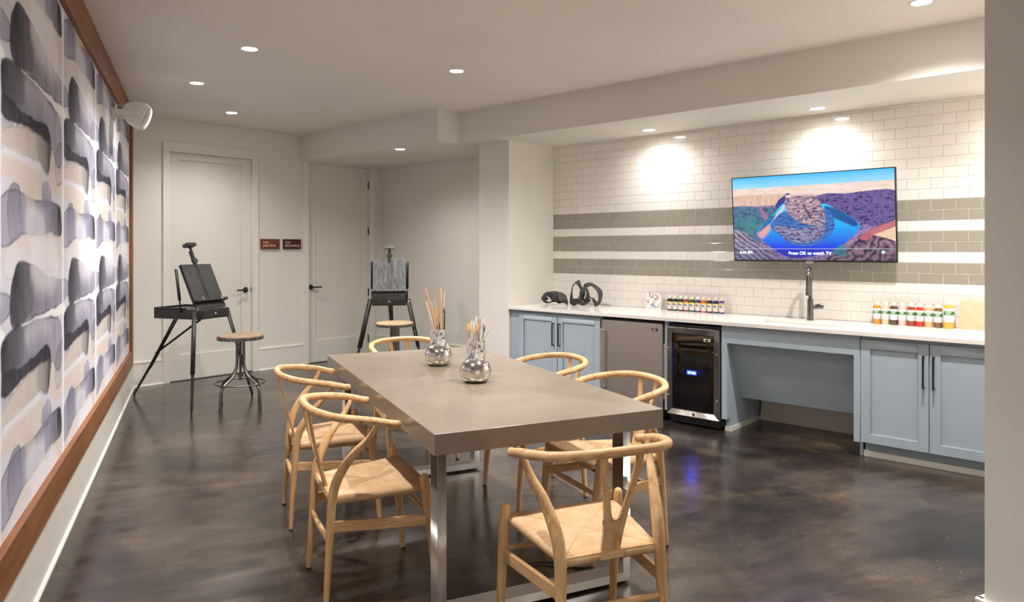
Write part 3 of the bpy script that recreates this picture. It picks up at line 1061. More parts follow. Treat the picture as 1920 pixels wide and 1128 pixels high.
def shaker_door(name, x0, x1, z0, z1, parent, hx, hz0=0.525, hz1=0.738, th=0.020):
    m = MB()
    s = 0.062
    m.box((x0, 0, z0), (x0+s, th, z1))
    m.box((x1-s, 0, z0), (x1, th, z1))
    m.box((x0+s, 0, z0), (x1-s, th, z0+s))
    m.box((x0+s, 0, z1-s), (x1-s, th, z1))
    m.box((x0+s-0.001, 0.010, z0+s-0.001), (x1-s+0.001, th, z1-s+0.001))
    d = m.build(name, M['cab'], parent, bevel=0.0012)
    m = MB()
    m.box((hx-0.0055, -0.034, hz0), (hx+0.0055, -0.024, hz1))
    m.box((hx-0.0055, -0.028, hz0), (hx+0.0055, 0.001, hz0+0.011))
    m.box((hx-0.0055, -0.028, hz1-0.011), (hx+0.0055, 0.001, hz1))
    m.build('handle', M['black'], d, bevel=0.0012)
    return d


def two_door_cabinet(yl, yr, doors, label, fill=0.0, ends=(0.012, 0)):
    # yl / yr : left and right ends (B y, yl > yr)
    t = kthing('base_cabinet', label, 'cabinet', FX, yl)
    w = yl-yr
    m = MB()
    m.box((0, 0.021, 0.105), (w, KD, 0.838))
    m.build('cabinet_body', M['cab'], t)
    m = MB()
    m.box((ends[0], 0.078, 0.0), (w-ends[1], KD-0.02, 0.105))
    m.build('toe_kick', M['cab'], t)
    m = MB()
    m.box((ends[0]-0.008, 0.064, 0.0), (w-ends[1], 0.0785, 0.040))
    m.build('shoe_moulding', M['trimpaint'], t)
    (a0, a1, ha), (b0, b1, hb) = doors
    shaker_door('cabinet_door', yl-a0, yl-a1, 0.108, 0.812, t, yl-ha)
    shaker_door('cabinet_door', yl-b0, yl-b1, 0.108, 0.812, t, yl-hb)
    return t


two_door_cabinet(4.785, 3.690, ((4.662, 4.186, 4.222), (4.178, 3.696, 4.149)), 'blue grey two-door base cabinet beside the pillar, behind the table')
two_door_cabinet(1.524, 0.425, ((1.522, 1.109, 1.136), (1.103, 0.69, 1.078)), 'blue grey two-door base cabinet at the right, beside the open knee space', ends=(0.012, 0))


# under-sink knee space: face frame, angled panel, side panel
def knee_unit():
    t = kthing('sink_cabinet', 'blue grey open knee space unit with sloping panel under the sink', 'cabinet', FX, 2.540)
    w = 2.540-1.527
    m = MB()
    m.box((0, 0, 0.700), (w, 0.020, 0.838))
    m.box((0, 0, 0.104), (0.043, 0.020, 0.700))
    m.box((w-0.040, 0, 0.104), (w, 0.020, 0.700))
    m.build('face_frame', M['cab'], t, bevel=0.001)
    m = MB()
    m.prism([(0.020, 0.104), (0.072, 0.104), (0.072, 0.0), (KD-0.02, 0.0), (KD-0.02, 0.838), (0.020, 0.838)], 'x', 0.0, 0.040)
    m.prism([(0.020, 0.104), (0.072, 0.104), (0.072, 0.0), (KD-0.02, 0.0), (KD-0.02, 0.838), (0.020, 0.838)], 'x', w-0.020, w)
    m.build('side_panel', M['cab'], t)
    m = MB()
    m.prism([(0.024, 0.80), (0.036, 0.80), (0.262, 0.245), (0.250, 0.240)], 'x', 0.041, w-0.021)
    m.build('sloping_panel', M['cab'], t)
    m = MB()
    m.box((-0.001, 0.060, 0.0), (0.052, 0.072, 0.036))
    m.box((0.040, 0.072, 0.0), (0.052, KD-0.05, 0.036))
    m.build('shoe_moulding', M['trimpaint'], t)
    m = MB()
    m.box((0.054, KD-0.050, 0.0), (w-0.022, KD-0.030, 0.075))
    m.box((0.056, KD-0.044, 0.075), (w-0.022, KD-0.030, 0.165))
    m.build('back_board', M['trimpaint'], t)
    return t


knee_unit()
# water supply hoses seen below the sloping panel
t = kthing('supply_hose', 'dark braided water hoses drooping behind the sloping sink panel', 'hose', 5.78, 2.05, 0.0)
for pts in (((-0.22, 0.0, 0.34), (-0.21, -0.02, 0.235), (-0.17, -0.02, 0.215), (-0.12, 0.0, 0.26), (-0.04, 0.0, 0.205), (0.08, 0.0, 0.195), (0.16, 0.0, 0.23), (0.24, 0.0, 0.30)),
            ((-0.24, 0.03, 0.30), (-0.14, 0.03, 0.225), (0.0, 0.03, 0.24), (0.10, 0.03, 0.21), (0.22, 0.03, 0.27), (0.24, 0.03, 0.34))):
    m = MB(); m.tube(catmull(pts, 8), 0.0055, 8); m.build('hose', M['darkchrome'], t)
m = MB(); m.box((-0.02, 0.05, 0.19), (0.06, 0.075, 0.27)); m.build('outlet_box', M['gun'], t)


# filler stile between fridge and wine cooler
t = kthing('filler_panel', 'narrow blue grey upright panel between refrigerator and glass-door cooler', 'panel', FX, 3.042)
m = MB(); m.box((0, 0.0, 0.10), (0.026, KD, 0.838)); m.build('panel', M['cab'], t)


def fridge():
    yl, yr = 3.674, 3.056
    w = yl-yr
    t = kthing('refrigerator', 'stainless steel undercounter refrigerator with a tall vertical bar handle', 'refrigerator', FX, yl)
    m = MB(); m.box((0.004, 0.045, 0.03), (w-0.006, KD-0.03, 0.818)); m.build('housing', M['black'], t)
    m = MB(); m.box((0.0, -0.008, 0.085), (w-0.004, 0.040, 0.808)); m.build('door', M['steel'], t, bevel=0.004)
    m = MB(); m.box((0.02, 0.03, 0.02), (w-0.02, 0.05, 0.080)); m.build('kick_grille', M['black'], t)
    m = MB()
    m.rod((0.028, -0.052, 0.19), (0.028, -0.052, 0.735), 0.010, seg=14)
    m.rod((0.028, -0.052, 0.215), (0.028, 0.0, 0.215), 0.0075)
    m.rod((0.028, -0.052, 0.71), (0.028, 0.0, 0.71), 0.0075)
    m.build('handle', M['steelx'], t)
    m = MB(); m.box((w-0.105, -0.012, 0.745), (w-0.050, -0.0078, 0.769)); bd = m.build('badge', M['black'], t, bevel=0.001)
    m = MB(); m.lathe([(0.0, 0), (0.0085, 0), (0.0085, 0.001), (0, 0.001)], 20, M=Matrix.Translation((w-0.0775, -0.012, 0.757)) @ Matrix.Rotation(R(90), 4, 'X') @ Matrix.Diagonal((2.3, 1, 1, 1)))
    m.build('badge_oval', M['chrome'], bd)
    for x in (0.06, w-0.06):
        m = MB(); m.rod((x, 0.10, 0.0), (x, 0.10, 0.031), 0.016); m.build('foot', M['rubber'], t)
        m = MB(); m.rod((x, 0.55, 0.0), (x, 0.55, 0.031), 0.016); m.build('foot', M['rubber'], t)


fridge()


def cooler():
    yl, yr = 3.015, 2.556
    w = yl-yr
    t = kthing('beverage_cooler', 'black undercounter cooler with steel-framed glass door and blue display', 'refrigerator', FX-0.012, yl)
    m = MB()
    m.box((0.0, 0.040, 0.035), (0.015, KD-0.02, 0.815))
    m.box((w-0.012, 0.040, 0.035), (w+0.008, KD-0.02, 0.815))
    m.box((0.0, 0.040, 0.79), (w, KD-0.02, 0.815))
    m.box((0.0, 0.040, 0.035), (w, KD-0.02, 0.10))
    m.box((0.0, KD-0.05, 0.035), (w, KD-0.02, 0.815))
    m.build('housing', M['black'], t)
    m = MB()
    z0, z1, f = 0.082, 0.792, 0.044
    dth = 0.030
    # mitred frame
    for q in range(4):
        o4 = [(0, z0), (w, z0), (w, z1), (0, z1)]
        i4 = [(f, z0+f), (w-f, z0+f), (w-f, z1-f), (f, z1-f)]
        a, b = q, (q+1) % 4
        m.prism([o4[a], o4[b], i4[b], i4[a]], 'y', 0.0, dth)
    dr = m.build('door_frame', M['steelx'], t, bevel=0.0012)
    g, nt, b = new_mat('tinted door glass')
    setp(b, Base_Color=(0.25, 0.25, 0.27, 1), Roughness=0.02)
    b.inputs['Transmission Weight'].default_value = 1.0
    b.inputs['IOR'].default_value = 1.5
    m = MB(); m.box((f-0.002, 0.010, z0+f-0.002), (w-f+0.002, 0.014, z1-f+0.002)); m.build('glass', g, dr)
    m = MB()
    m.rod((-0.002, -0.040, 0.20), (-0.002, -0.040, 0.655), 0.0065, seg=12)
    m.rod((-0.002, -0.040, 0.235), (0.022, 0.0, 0.235), 0.005)
    m.rod((-0.002, -0.040, 0.62), (0.022, 0.0, 0.62), 0.005)
    m.build('handle', M['steelx'], t)
    for z in (0.27, 0.35, 0.52, 0.62):
        m = MB()
        for k in range(14):
            x = 0.03+k*(w-0.06)/13
            m.rod((x, 0.08, z), (x, KD-0.08, z), 0.002, seg=6)
        m.rod((0.02, 0.08, z), (w-0.02, 0.08, z), 0.004, seg=8)
        m.build('wire_shelf', M['gun'], t)
    m = MB(); m.box((0.05, 0.055, 0.395), (w-0.05, 0.075, 0.455)); pn = m.build('control_panel', M['black'], t)
    bl = emis('blue display light', (0.01, 0.03, 1.0), 520.0)
    wl = emis('display digits', (0.45, 0.6, 1.0), 25.0)
    m = MB(); m.box((0.155, 0.0525, 0.412), (0.235, 0.0548, 0.440)); m.build('display', bl, pn)
    m = MB()
    for x in (0.168, 0.178, 0.200, 0.210, 0.220):
        m.box((x, 0.0505, 0.419), (x+0.006, 0.052, 0.433))
    m.build('digits', wl, pn)
    m = MB()
    for x in (0.26, 0.285, 0.31, 0.335):
        m.lathe([(0, 0), (0.007, 0), (0.007, 0.001), (0, 0.001)], 12, M=Matrix.Translation((x, 0.0545, 0.426)) @ Matrix.Rotation(R(90), 4, 'X'))
    m.build('buttons', M['gun'], pn)
    m = MB(); m.box((w-0.135, 0.006, 0.695), (w-0.078, 0.0102, 0.717)); bd = m.build('badge', M['white'], t, bevel=0.001)
    m = MB(); m.lathe([(0.0, 0), (0.007, 0), (0.007, 0.001), (0, 0.001)], 20, M=Matrix.Translation((w-0.1065, 0.006, 0.706)) @ Matrix.Rotation(R(90), 4, 'X') @ Matrix.Diagonal((2.6, 1, 1, 1)))
    m.build('badge_oval', M['black'], bd)
    for x, z in ((w-0.020, 0.60), (w-0.020, 0.235)):
        m = MB(); m.lathe([(0, 0), (0.008, 0), (0.008, 0.002), (0.004, 0.004), (0, 0.004)], 16, M=Matrix.Translation((x, 0.0, z)) @ Matrix.Rotation(R(90), 4, 'X')); m.build('screw_cap', M['chrome'], t)
    m = MB(); m.lathe([(0, 0), (0.010, 0), (0.010, 0.004), (0.005, 0.005), (0, 0.005)], 20, M=Matrix.Translation((w*0.52, 0.0, z0+0.022)) @ Matrix.Rotation(R(90), 4, 'X')); m.build('lock', M['darkchrome'], t)
    m = MB(); m.box((0.01, 0.05, 0.012), (w-0.01, 0.08, 0.035)); m.build('kick_grille', M['black'], t)
    for x in (0.05, w-0.05):
        m = MB(); m.rod((x, 0.11, 0.0), (x, 0.11, 0.036), 0.015); m.build('foot', M['rubber'], t)
        m = MB(); m.rod((x, 0.52, 0.0), (x, 0.52, 0.036), 0.015); m.build('foot', M['rubber'], t)


cooler()


# ------------------------------------------------------------------ worktop, sink, faucet
def worktop():
    t = kthing('worktop', 'long white quartz worktop with an undermounted sink, along the tiled wall', 'worktop', 5.215, 4.788, 0.839)
    L, Dp, T = 4.788-0.425, XT-5.215-0.008, 0.028
    sx0, sx1 = 4.788-2.375, 4.788-1.690
    sy0, sy1 = 0.175, 0.500
    m = MB()
    # slab with a rectangular hole
    ox = [(0, 0), (L, 0), (L, Dp), (0, Dp)]
    ix = [(sx0, sy0), (sx1, sy0), (sx1, sy1), (sx0, sy1)]
    for z, flip in ((0, True), (T, False)):
        vs = [(x, y, z) for x, y in ox+ix]
        fs = [(0, 1, 5, 4), (1, 2, 6, 5), (2, 3, 7, 6), (3, 0, 4, 7)]
        m.add(vs, fs)
    for P in (ox, ix):
        vs = [(x, y, 0) for x, y in P]+[(x, y, T) for x, y in P]
        m.add(vs, [(i, (i+1) % 4, 4+(i+1) % 4, 4+i) for i in range(4)])
    m.build('slab', M['quartz'], t, bevel=0.0015)
    m = MB()
    w = 0.004
    r = [(sx0+0.003, sy0+0.003), (sx1-0.003, sy0+0.003), (sx1-0.003, sy1-0.003), (sx0+0.003, sy1-0.003)]
    zb = -0.150
    vs = [(x, y, -0.001) for x, y in r]+[(x+(0.02 if i in (0, 3) else -0.02), y+(0.02 if i < 2 else -0.02), zb) for i, (x, y) in enumerate(r)]
    m.add(vs, [(0, 1, 5, 4), (1, 2, 6, 5), (2, 3, 7, 6), (3, 0, 4, 7), (4, 5, 6, 7)])
    o = m.build('sink_basin', M['quartz'], t)
    so = o.modifiers.new('s', 'SOLIDIFY'); so.thickness = 0.004
    m = MB(); m.lathe([(0, 0.002), (0.03, 0.002), (0.038, 0.004), (0.04, 0.0), (0, 0.0)], 24, c=((sx0+sx1)/2, (sy0+sy1)/2, zb+0.0)); m.build('drain', M['chrome'], t)
    return t


worktop()
ZC = 0.8672


def faucet():
    t = kthing('kitchen_faucet', 'tall dark steel gooseneck faucet behind the sink', 'faucet', 5.80, 2.055, ZC, yaw=14)
    m = MB()
    m.lathe([(0, 0), (0.030, 0), (0.030, 0.004), (0.024, 0.006), (0.023, 0.165), (0.0165, 0.169), (0, 0.169)], 28)
    m.build('base', M['darkchrome'], t)
    m = MB()
    pts = [(0, 0, 0.16), (0, 0, 0.25), (0, 0, 0.335)]
    for k in range(1, 13):
        a = math.pi*k/12
        pts.append((0, -0.085+0.085*math.cos(a), 0.335+0.085*math.sin(a)))
    pts.append((0, -0.171, 0.31))
    m.tube(pts, 0.0145, 18)
    m.build('spout', M['darkchrome'], t)
    m = MB()
    m.tube([(0, -0.171, 0.325), (0, -0.172, 0.25), (0, -0.174, 0.205)], [0.0155, 0.0175, 0.019], 18)
    h = m.build('spray_head', M['darkchrome'], t)
    m = MB()
    for z in (0.265, 0.24):
        m.lathe([(0, 0), (0.0065, 0), (0.0065, 0.003), (0, 0.004)], 12, M=Matrix.Translation((0.0, -0.171-0.018, z)) @ Matrix.Rotation(R(90), 4, 'X'))
    m.build('button', M['chrome'], h)
    m = MB()
    m.rod((0.015, 0, 0.105), (0.048, 0, 0.105), 0.017, seg=20)
    m.tube([(0.036, 0, 0.108), (0.060, 0, 0.112), (0.088, 0, 0.112), (0.098, 0, 0.112)], [0.016, 0.020, 0.020, 0.016], 16, flat=0.55, up=(0, 0, 1))
    m.build('lever', M['darkchrome'], t)


faucet()

# ------------------------------------------------------------------ paint bottles
def bottle(kind, label, cols, xb, yb, group):
    body, liquid, dark = cols
    sc = 1.0
    if kind == 'ink':
        t = kthing('paint_bottle', label, 'paint bottle', xb, yb, ZC, group=group)
        m = MB()
        m.lathe([(0, 0), (0.0225, 0), (0.0245, 0.003), (0.0245, 0.098), (0.021, 0.106), (0.012, 0.110), (0.012, 0.116), (0, 0.116)], 24)
        m.build('bottle_body', body, t)
        m = MB()
        m.lathe([(0.0248, 0.012), (0.0252, 0.013), (0.0252, 0.084), (0.0248, 0.085)], 24, 0, cap=False)
        lb = m.build('paper_label', M['white'], t)
        m = MB()
        m.lathe([(0.0254, 0.0835), (0.0254, 0.093)], 24, 0, cap=False)
        m.build('top_band', dark, lb)
        m = MB()
        m.lathe([(0.0254, 0.073), (0.0254, 0.0832)], 24, 0, cap=False)
        m.build('yellow_band', MATY, lb)
        # dark emblem and small lines of print, towards the room
        m = MB()
        r = 0.0256
        rr = random.Random(int(yb*1000))

        def patch(a0, a1, z0, z1):
            vs = []
            for k in range(5):
                a = R(-90)+a0+(a1-a0)*k/4
                vs += [(r*math.cos(a), r*math.sin(a), z0), (r*math.cos(a), r*math.sin(a), z1)]
            m.add(vs, [(2*k, 2*k+2, 2*k+3, 2*k+1) for k in range(4)])
        patch(-0.55, 0.0, 0.058, 0.066); patch(-0.25, 0.15, 0.062, 0.070); patch(0.1, 0.6, 0.056, 0.062); patch(-0.6, 0.65, 0.052, 0.0545)
        patch(-0.45, 0.5, 0.046, 0.0475)
        patch(-0.75, -0.35, 0.014, 0.020)
        m.build('lettering', M['black'], lb)
        m = MB()
        m.lathe([(0, 0.111), (0.0165, 0.111), (0.0165, 0.134), (0.0155, 0.137), (0, 0.137)], 20)
        m.build('cap', M['white'], t)
    else:
        big = kind == 'big'
        s = 1.22 if big else 1.0
        t = kthing('craft_bottle', label, 'paint bottle', xb, yb, ZC, group=group)
        w = 0.0265*s
        H = 0.128*s
        m = MB()
        m.lathe([(0, 0), (w*0.92, 0), (w, 0.004), (w, H), (w*0.92, H+0.008), (0.013, H+0.014), (0.013, H+0.022), (0, H+0.022)], 24)
        m.build('bottle_body', body, t)
        m = MB()
        m.lathe([(w+0.0004, 0.038*s), (w+0.0007, 0.0385*s), (w+0.0007, 0.117*s), (w+0.0004, 0.1175*s)], 24, cap=False)
        lb = m.build('paper_label', M['white'], t)
        m = MB()
        m.lathe([(w+0.0009, 0.079*s), (w+0.0009, 0.101*s)], 24, cap=False)
        gb = m.build('green_band', MATG, lb)
        m = MB()
        r = w+0.0011
        for (a0, a1, z0, z1) in ((-0.55, 0.6, 0.0925, 0.0965), (-0.4, 0.45, 0.084, 0.088)):
            vs = []
            for k in range(7):
                a = R(-90)+a0+(a1-a0)*k/6
                vs += [(r*math.cos(a), r*math.sin(a), z0*s), (r*math.cos(a), r*math.sin(a), z1*s)]
            m.add(vs, [(2*k, 2*k+2, 2*k+3, 2*k+1) for k in range(6)])
        m.build('white_lettering', M['white'], gb)
        m = MB()
        m.lathe([(0, H+0.014), (0.0165, H+0.014), (0.0165, H+0.037), (0.0155, H+0.039), (0, H+0.039)], 20)
        m.build('cap', M['white'], t)
    return t


MATY = plain('yellow print', hexc('#E8D36A'), 0.5)
MATG = plain('green print', hexc('#2F7A34'), 0.5)
inks = [('black', '#1B1B1E', '#15151A'), ('navy black', '#1A1F33', '#141824'), ('charcoal', '#33303A', '#1E1B22'), ('red', '#8E2B22', '#C06A3A'), ('green', '#2E5B2A', '#1F3A1C'),
        ('blue', '#25407F', '#1B2A5A'), ('orange', '#E2622B', '#E2622B'), ('dark blue', '#1D2B4A', '#161E36'), ('indigo', '#23264F', '#181B38'), ('purple', '#4A3A78', '#B3A0CC')]
names10 = ['leftmost, beside the small painting', 'second from the small painting', 'third from the small painting', 'fourth from the small painting, red contents', 'fifth from the small painting, green contents',
           'sixth from the small painting, blue contents', 'seventh from the small painting, bright orange contents', 'eighth from the small painting, dark blue contents', 'second from the faucet side', 'nearest the faucet, purple band under cap']
for i, (nm, c, d) in enumerate(inks):
    yb = 3.352-i*0.0568
    bm_ = plain('ink '+nm, hexc(c), 0.25, var=0.05)
    bottle('ink', 'small %s ink bottle, white cap, %s' % (nm, names10[i]), (bm_, None, plain('band '+nm, hexc(d), 0.4)), 5.875, yb, 'white-capped ink bottles in a row on the worktop')
crafts = [('ochre', '#C98A2C', 1.585), ('cream pink', '#E2BFA2', 1.5255), ('dark brown', '#55413A', 1.468), ('pale pink', '#DDB9B0', 1.411), ('brick red', '#9A3E2A', 1.352), ('orange red', '#C23A1E', 1.295), ('light peach', '#DDA877', 1.237), ('brown', '#7A552E', 1.178)]
pos8 = ['first of the row, nearest the faucet', 'second of the row from the faucet', 'third of the row from the faucet', 'fourth of the row from the faucet', 'fifth of the row from the faucet', 'sixth of the row from the faucet', 'seventh of the row from the faucet', 'beside the tall golden bottle']
for (nm, c, yb), p in zip(crafts, pos8):
    bottle('craft', '%s paint bottle with green-banded label, %s' % (nm, p), (plain('craft '+nm, hexc(c), 0.22, var=0.05), None, None), 5.865, yb, 'green-labelled craft paint bottles by the faucet')
bottle('big', 'tall golden paint bottle, biggest of the row, beside the peach board', (plain('craft gold', hexc('#D6A64A'), 0.2, var=0.05), None, None), 5.850, 1.108, 'green-labelled craft paint bottles by the faucet')

# peach board leaning on the tiles
pm, nt, b = new_mat('peach painted board')
v = tex_coord(nt)
f = noise(nt, v, 5, 5, 0.6, 1.5)
nt.links.new(ramp(nt, f, [(0.35, hexc('#E6B594')), (0.60, hexc('#DFA888')), (0.72, hexc('#CF8566'))]), b.inputs['Base Color'])
b.inputs['Roughness'].default_value = 0.5
t = kthing('painted_board', 'square peach painted board leaning on the tiles beside the golden bottle', 'painting', 5.855, 1.045, ZC)
m = MB(); m.box((0, 0, 0), (0.20, 0.012, 0.20), M=Matrix.Rotation(R(-10), 4, 'X')); m.build('board', pm, t, bevel=0.001)


def small_painting():
    t = kthing('small_painting', 'small square abstract painting of black lines and colour blotches, beside the ink bottles', 'painting', 5.862, 3.600, ZC)
    n = 70
    s = np.linspace(0, 1, n)
    X, Y = np.meshgrid(s, s, indexing='ij')
    C = np.ones((n, n, 3))*srgb('#EEE8E4')
    for (cx, cy, r, c) in ((0.12, 0.5, 0.13, '#C94B5A'), (0.72, 0.75, 0.12, '#D0707A'), (0.42, 0.28, 0.17, '#3F7FA8'), (0.35, 0.75, 0.10, '#B09A6A'), (0.5, 0.5, 0.10, '#7A9AA0'), (0.85, 0.3, 0.07, '#A57FC0')):
        a = np.clip(1-(np.hypot(X-cx, Y-cy)+(fbm(X, Y, 8, 5)-0.5)*0.14)/r, 0, 1)[..., None]**0.5*0.85
        C = C*(1-a)+srgb(c)*a
    rr = np.random.RandomState(4)
    for k in range(26):
        x0, y0 = rr.rand(2)
        L = rr.rand()*0.35+0.1
        if k % 2:
            msk = (np.abs(X-x0-(fbm(Y, X*0, 5, k)-0.5)*0.12) < 0.012) & (Y > y0) & (Y < y0+L)
        else:
            msk = (np.abs(Y-y0-(fbm(X, Y*0, 5, k)-0.5)*0.12) < 0.012) & (X > x0) & (X < x0+L)
        C[msk] = srgb('#2B2426')
    m = MB(); m.box((0, 0.0012, 0), (0.158, 0.012, 0.150), M=Matrix.Rotation(R(-8), 4, 'X')); m.build('canvas', M['white'], t)
    o = paint_grid('painted_face', s*0.158, s*0.150, C, mat_vcol('abstract paint', 0.5), t, 0.0, 'xz')
    o.data.transform(Matrix.Rotation(R(-8), 4, 'X'))


small_painting()


# ------------------------------------------------------------------ ribbon sculptures
def ribbon(m, pts, width, thick, twist=0.0, ph=0.0, closed=True, n=9, wvar=0.25):
    P = catmull(pts, n, closed)
    N = len(P)
    cen = sum(P, Vector())/N
    vs, fs = [], []
    for i in range(N):
        t = (P[(i+1) % N]-P[(i-1) % N]).normalized() if closed else (P[min(i+1, N-1)]-P[max(i-1, 0)]).normalized()
        r = P[i]-cen
        nrm = (r-t*r.dot(t))
        nrm = nrm.normalized() if nrm.length > 1e-5 else Vector((0, 1, 0))
        a = ph+twist*math.sin(2*math.pi*i/N*2+ph)
        bn = t.cross(nrm)
        n2 = nrm*math.cos(a)+bn*math.sin(a)
        b2 = t.cross(n2)
        w = width*(1+wvar*math.sin(2*math.pi*i/N*3+ph*2))/2
        for sx, sy in ((-1, -0.4), (-1, 0.4), (-0.4, 1), (0.4, 1), (1, 0.4), (1, -0.4), (0.4, -1), (-0.4, -1)):
            vs.append(P[i]+b2*(w*sx)+n2*(thick/2*sy*(1 if abs(sx) < 1 else 0.6)))
    M_ = N if closed else N-1
    for i in range(M_):
        for k in range(8):
            fs.append((i*8+k, i*8+(k+1) % 8, ((i+1) % N)*8+(k+1) % 8, ((i+1) % N)*8+k))
    if not closed:
        fs.append(tuple(range(8))[::-1])
        fs.append(tuple((N-1)*8+k for k in range(8)))
    m.add(vs, fs, 0, True)


t = kthing('ribbon_sculpture', 'open looping dark clay ribbon sculpture standing on the worktop', 'sculpture', 5.70, 4.20, ZC)
m = MB()
# left tall loop
ribbon(m, [(-0.15, 0.0, 0.03), (-0.165, 0.01, 0.12), (-0.15, 0.02, 0.20), (-0.085, 0.0, 0.235), (-0.03, -0.02, 0.185), (0.0, -0.03, 0.15), (-0.035, 0.0, 0.08), (-0.09, 0.03, 0.035)], 0.050, 0.010, 0.45, 1.0)
# middle ring
ribbon(m, [(-0.035, -0.03, 0.055), (-0.01, -0.035, 0.13), (0.03, -0.03, 0.175), (0.055, -0.02, 0.14), (0.04, -0.01, 0.07), (0.0, -0.02, 0.035)], 0.034, 0.010, 0.3, 1.1)
# right tall loop
ribbon(m, [(0.01, 0.0, 0.185), (0.07, 0.01, 0.215), (0.13, 0.02, 0.185), (0.175, 0.02, 0.135), (0.172, 0.01, 0.05), (0.125, 0.0, 0.028), (0.10, 0.02, 0.075), (0.05, 0.03, 0.085)], 0.046, 0.010, 0.4, 0.9)
ribbon(m, [(-0.14, 0.0, 0.045), (-0.08, -0.03, 0.028), (-0.03, -0.04, 0.025), (0.04, -0.04, 0.026), (0.07, -0.01, 0.05), (0.02, 0.03, 0.05), (-0.06, 0.03, 0.06)], 0.034, 0.010, 0.4, 0.6)
o = m.build('ribbon', M['sculpt'], t)
t = kthing('crumpled_sculpture', 'low folded dark clay ribbon sculpture beside the pillar, left of the open loops', 'sculpture', 5.66, 4.515, ZC)
m = MB()
ribbon(m, [(-0.15, 0.0, 0.05), (-0.12, -0.03, 0.105), (-0.07, -0.02, 0.125), (-0.03, 0.0, 0.10), (-0.05, 0.02, 0.05), (-0.10, 0.0, 0.028)], 0.066, 0.010, 0.9, 0.8, wvar=0.35)
ribbon(m, [(-0.07, -0.03, 0.09), (-0.02, -0.04, 0.125), (0.03, -0.02, 0.13), (0.06, 0.0, 0.10), (0.02, 0.02, 0.06), (-0.03, 0.0, 0.055)], 0.060, 0.010, 0.9, 0.6, wvar=0.35)
ribbon(m, [(0.0, -0.03, 0.07), (0.05, -0.04, 0.115), (0.10, -0.02, 0.085), (0.125, 0.0, 0.05), (0.07, 0.02, 0.035), (0.01, 0.0, 0.04)], 0.064, 0.010, 0.9, 1.1, wvar=0.35)
o = m.build('ribbon', M['sculpt'], t)
zmin = {}
for o in bpy.data.objects:
    if o.name.startswith('ribbon') and o.type == 'MESH':
        zm = min(v.co.z for v in o.data.vertices)
        o.data.transform(Matrix.Translation((0, 0, -zm+0.0005)))

# ------------------------------------------------------------------ dining table
def table():
    x0, x1, y0, y1 = 0.776, 1.768, 2.449, 4.56
    cx, cy = 1.257, (y0+y1)/2
    t = thing('dining_table', 'long greige slab-top dining table on two steel loop legs', 'table', 'A', (cx, cy, 0), 0.77)
    w, L = (x1-x0)/2, (y1-y0)/2
    m = MB(); m.box((-w, -L, 0.692), (w, L, 0.770)); m.build('tabletop', M['tablemat'], t, bevel=0.0025)
    for yy in (-L+0.150, L-0.235):
        m = MB()
        a, b = w-0.062, 0.036
        z0, z1 = 0.012, 0.6915
        O = [(-a, z0), (a, z0), (a, z1), (-a, z1)]
        I = [(-a+b, z0+b), (a-b, z0+b), (a-b, z1-b), (-a+b, z1-b)]
        for q in range(4):
            q2 = (q+1) % 4
            m.prism([O[q], O[q2], I[q2], I[q]], 'y', yy, yy+0.085)
        lg = m.build('leg_frame', M['legsteel'], t, bevel=0.0012)
        for s in (-1, 1):
            m = MB(); m.rod((s*(a-0.05), yy+0.042, 0), (s*(a-0.05), yy+0.042, 0.013), 0.016); m.build('levelling_foot', M['rubber'], lg)


table()


t = thing('floor_outlet', 'round metal floor outlet with two bright studs under the table', 'floor outlet', 'A', (1.60, 2.87, 0))
m = MB(); m.lathe([(0, 0.0005), (0.078, 0.0005), (0.078, 0.006), (0.070, 0.009), (0.066, 0.006), (0, 0.006)], 40); m.build('cover_plate', M['gun'], t)
for dx, dy in ((0.030, -0.012), (0.022, 0.022)):
    m = MB(); m.lathe([(0, 0.006), (0.008, 0.006), (0.008, 0.010), (0.004, 0.013), (0, 0.013)], 14, c=(dx, dy, 0)); m.build('stud', M['chrome'], t)
m = MB(); m.tube(catmull([(-0.06, -0.02, 0.012), (-0.10, 0.0, 0.009), (-0.17, 0.05, 0.008), (-0.26, 0.06, 0.007)], 6), 0.005, 8); m.build('cord', M['black'], t)


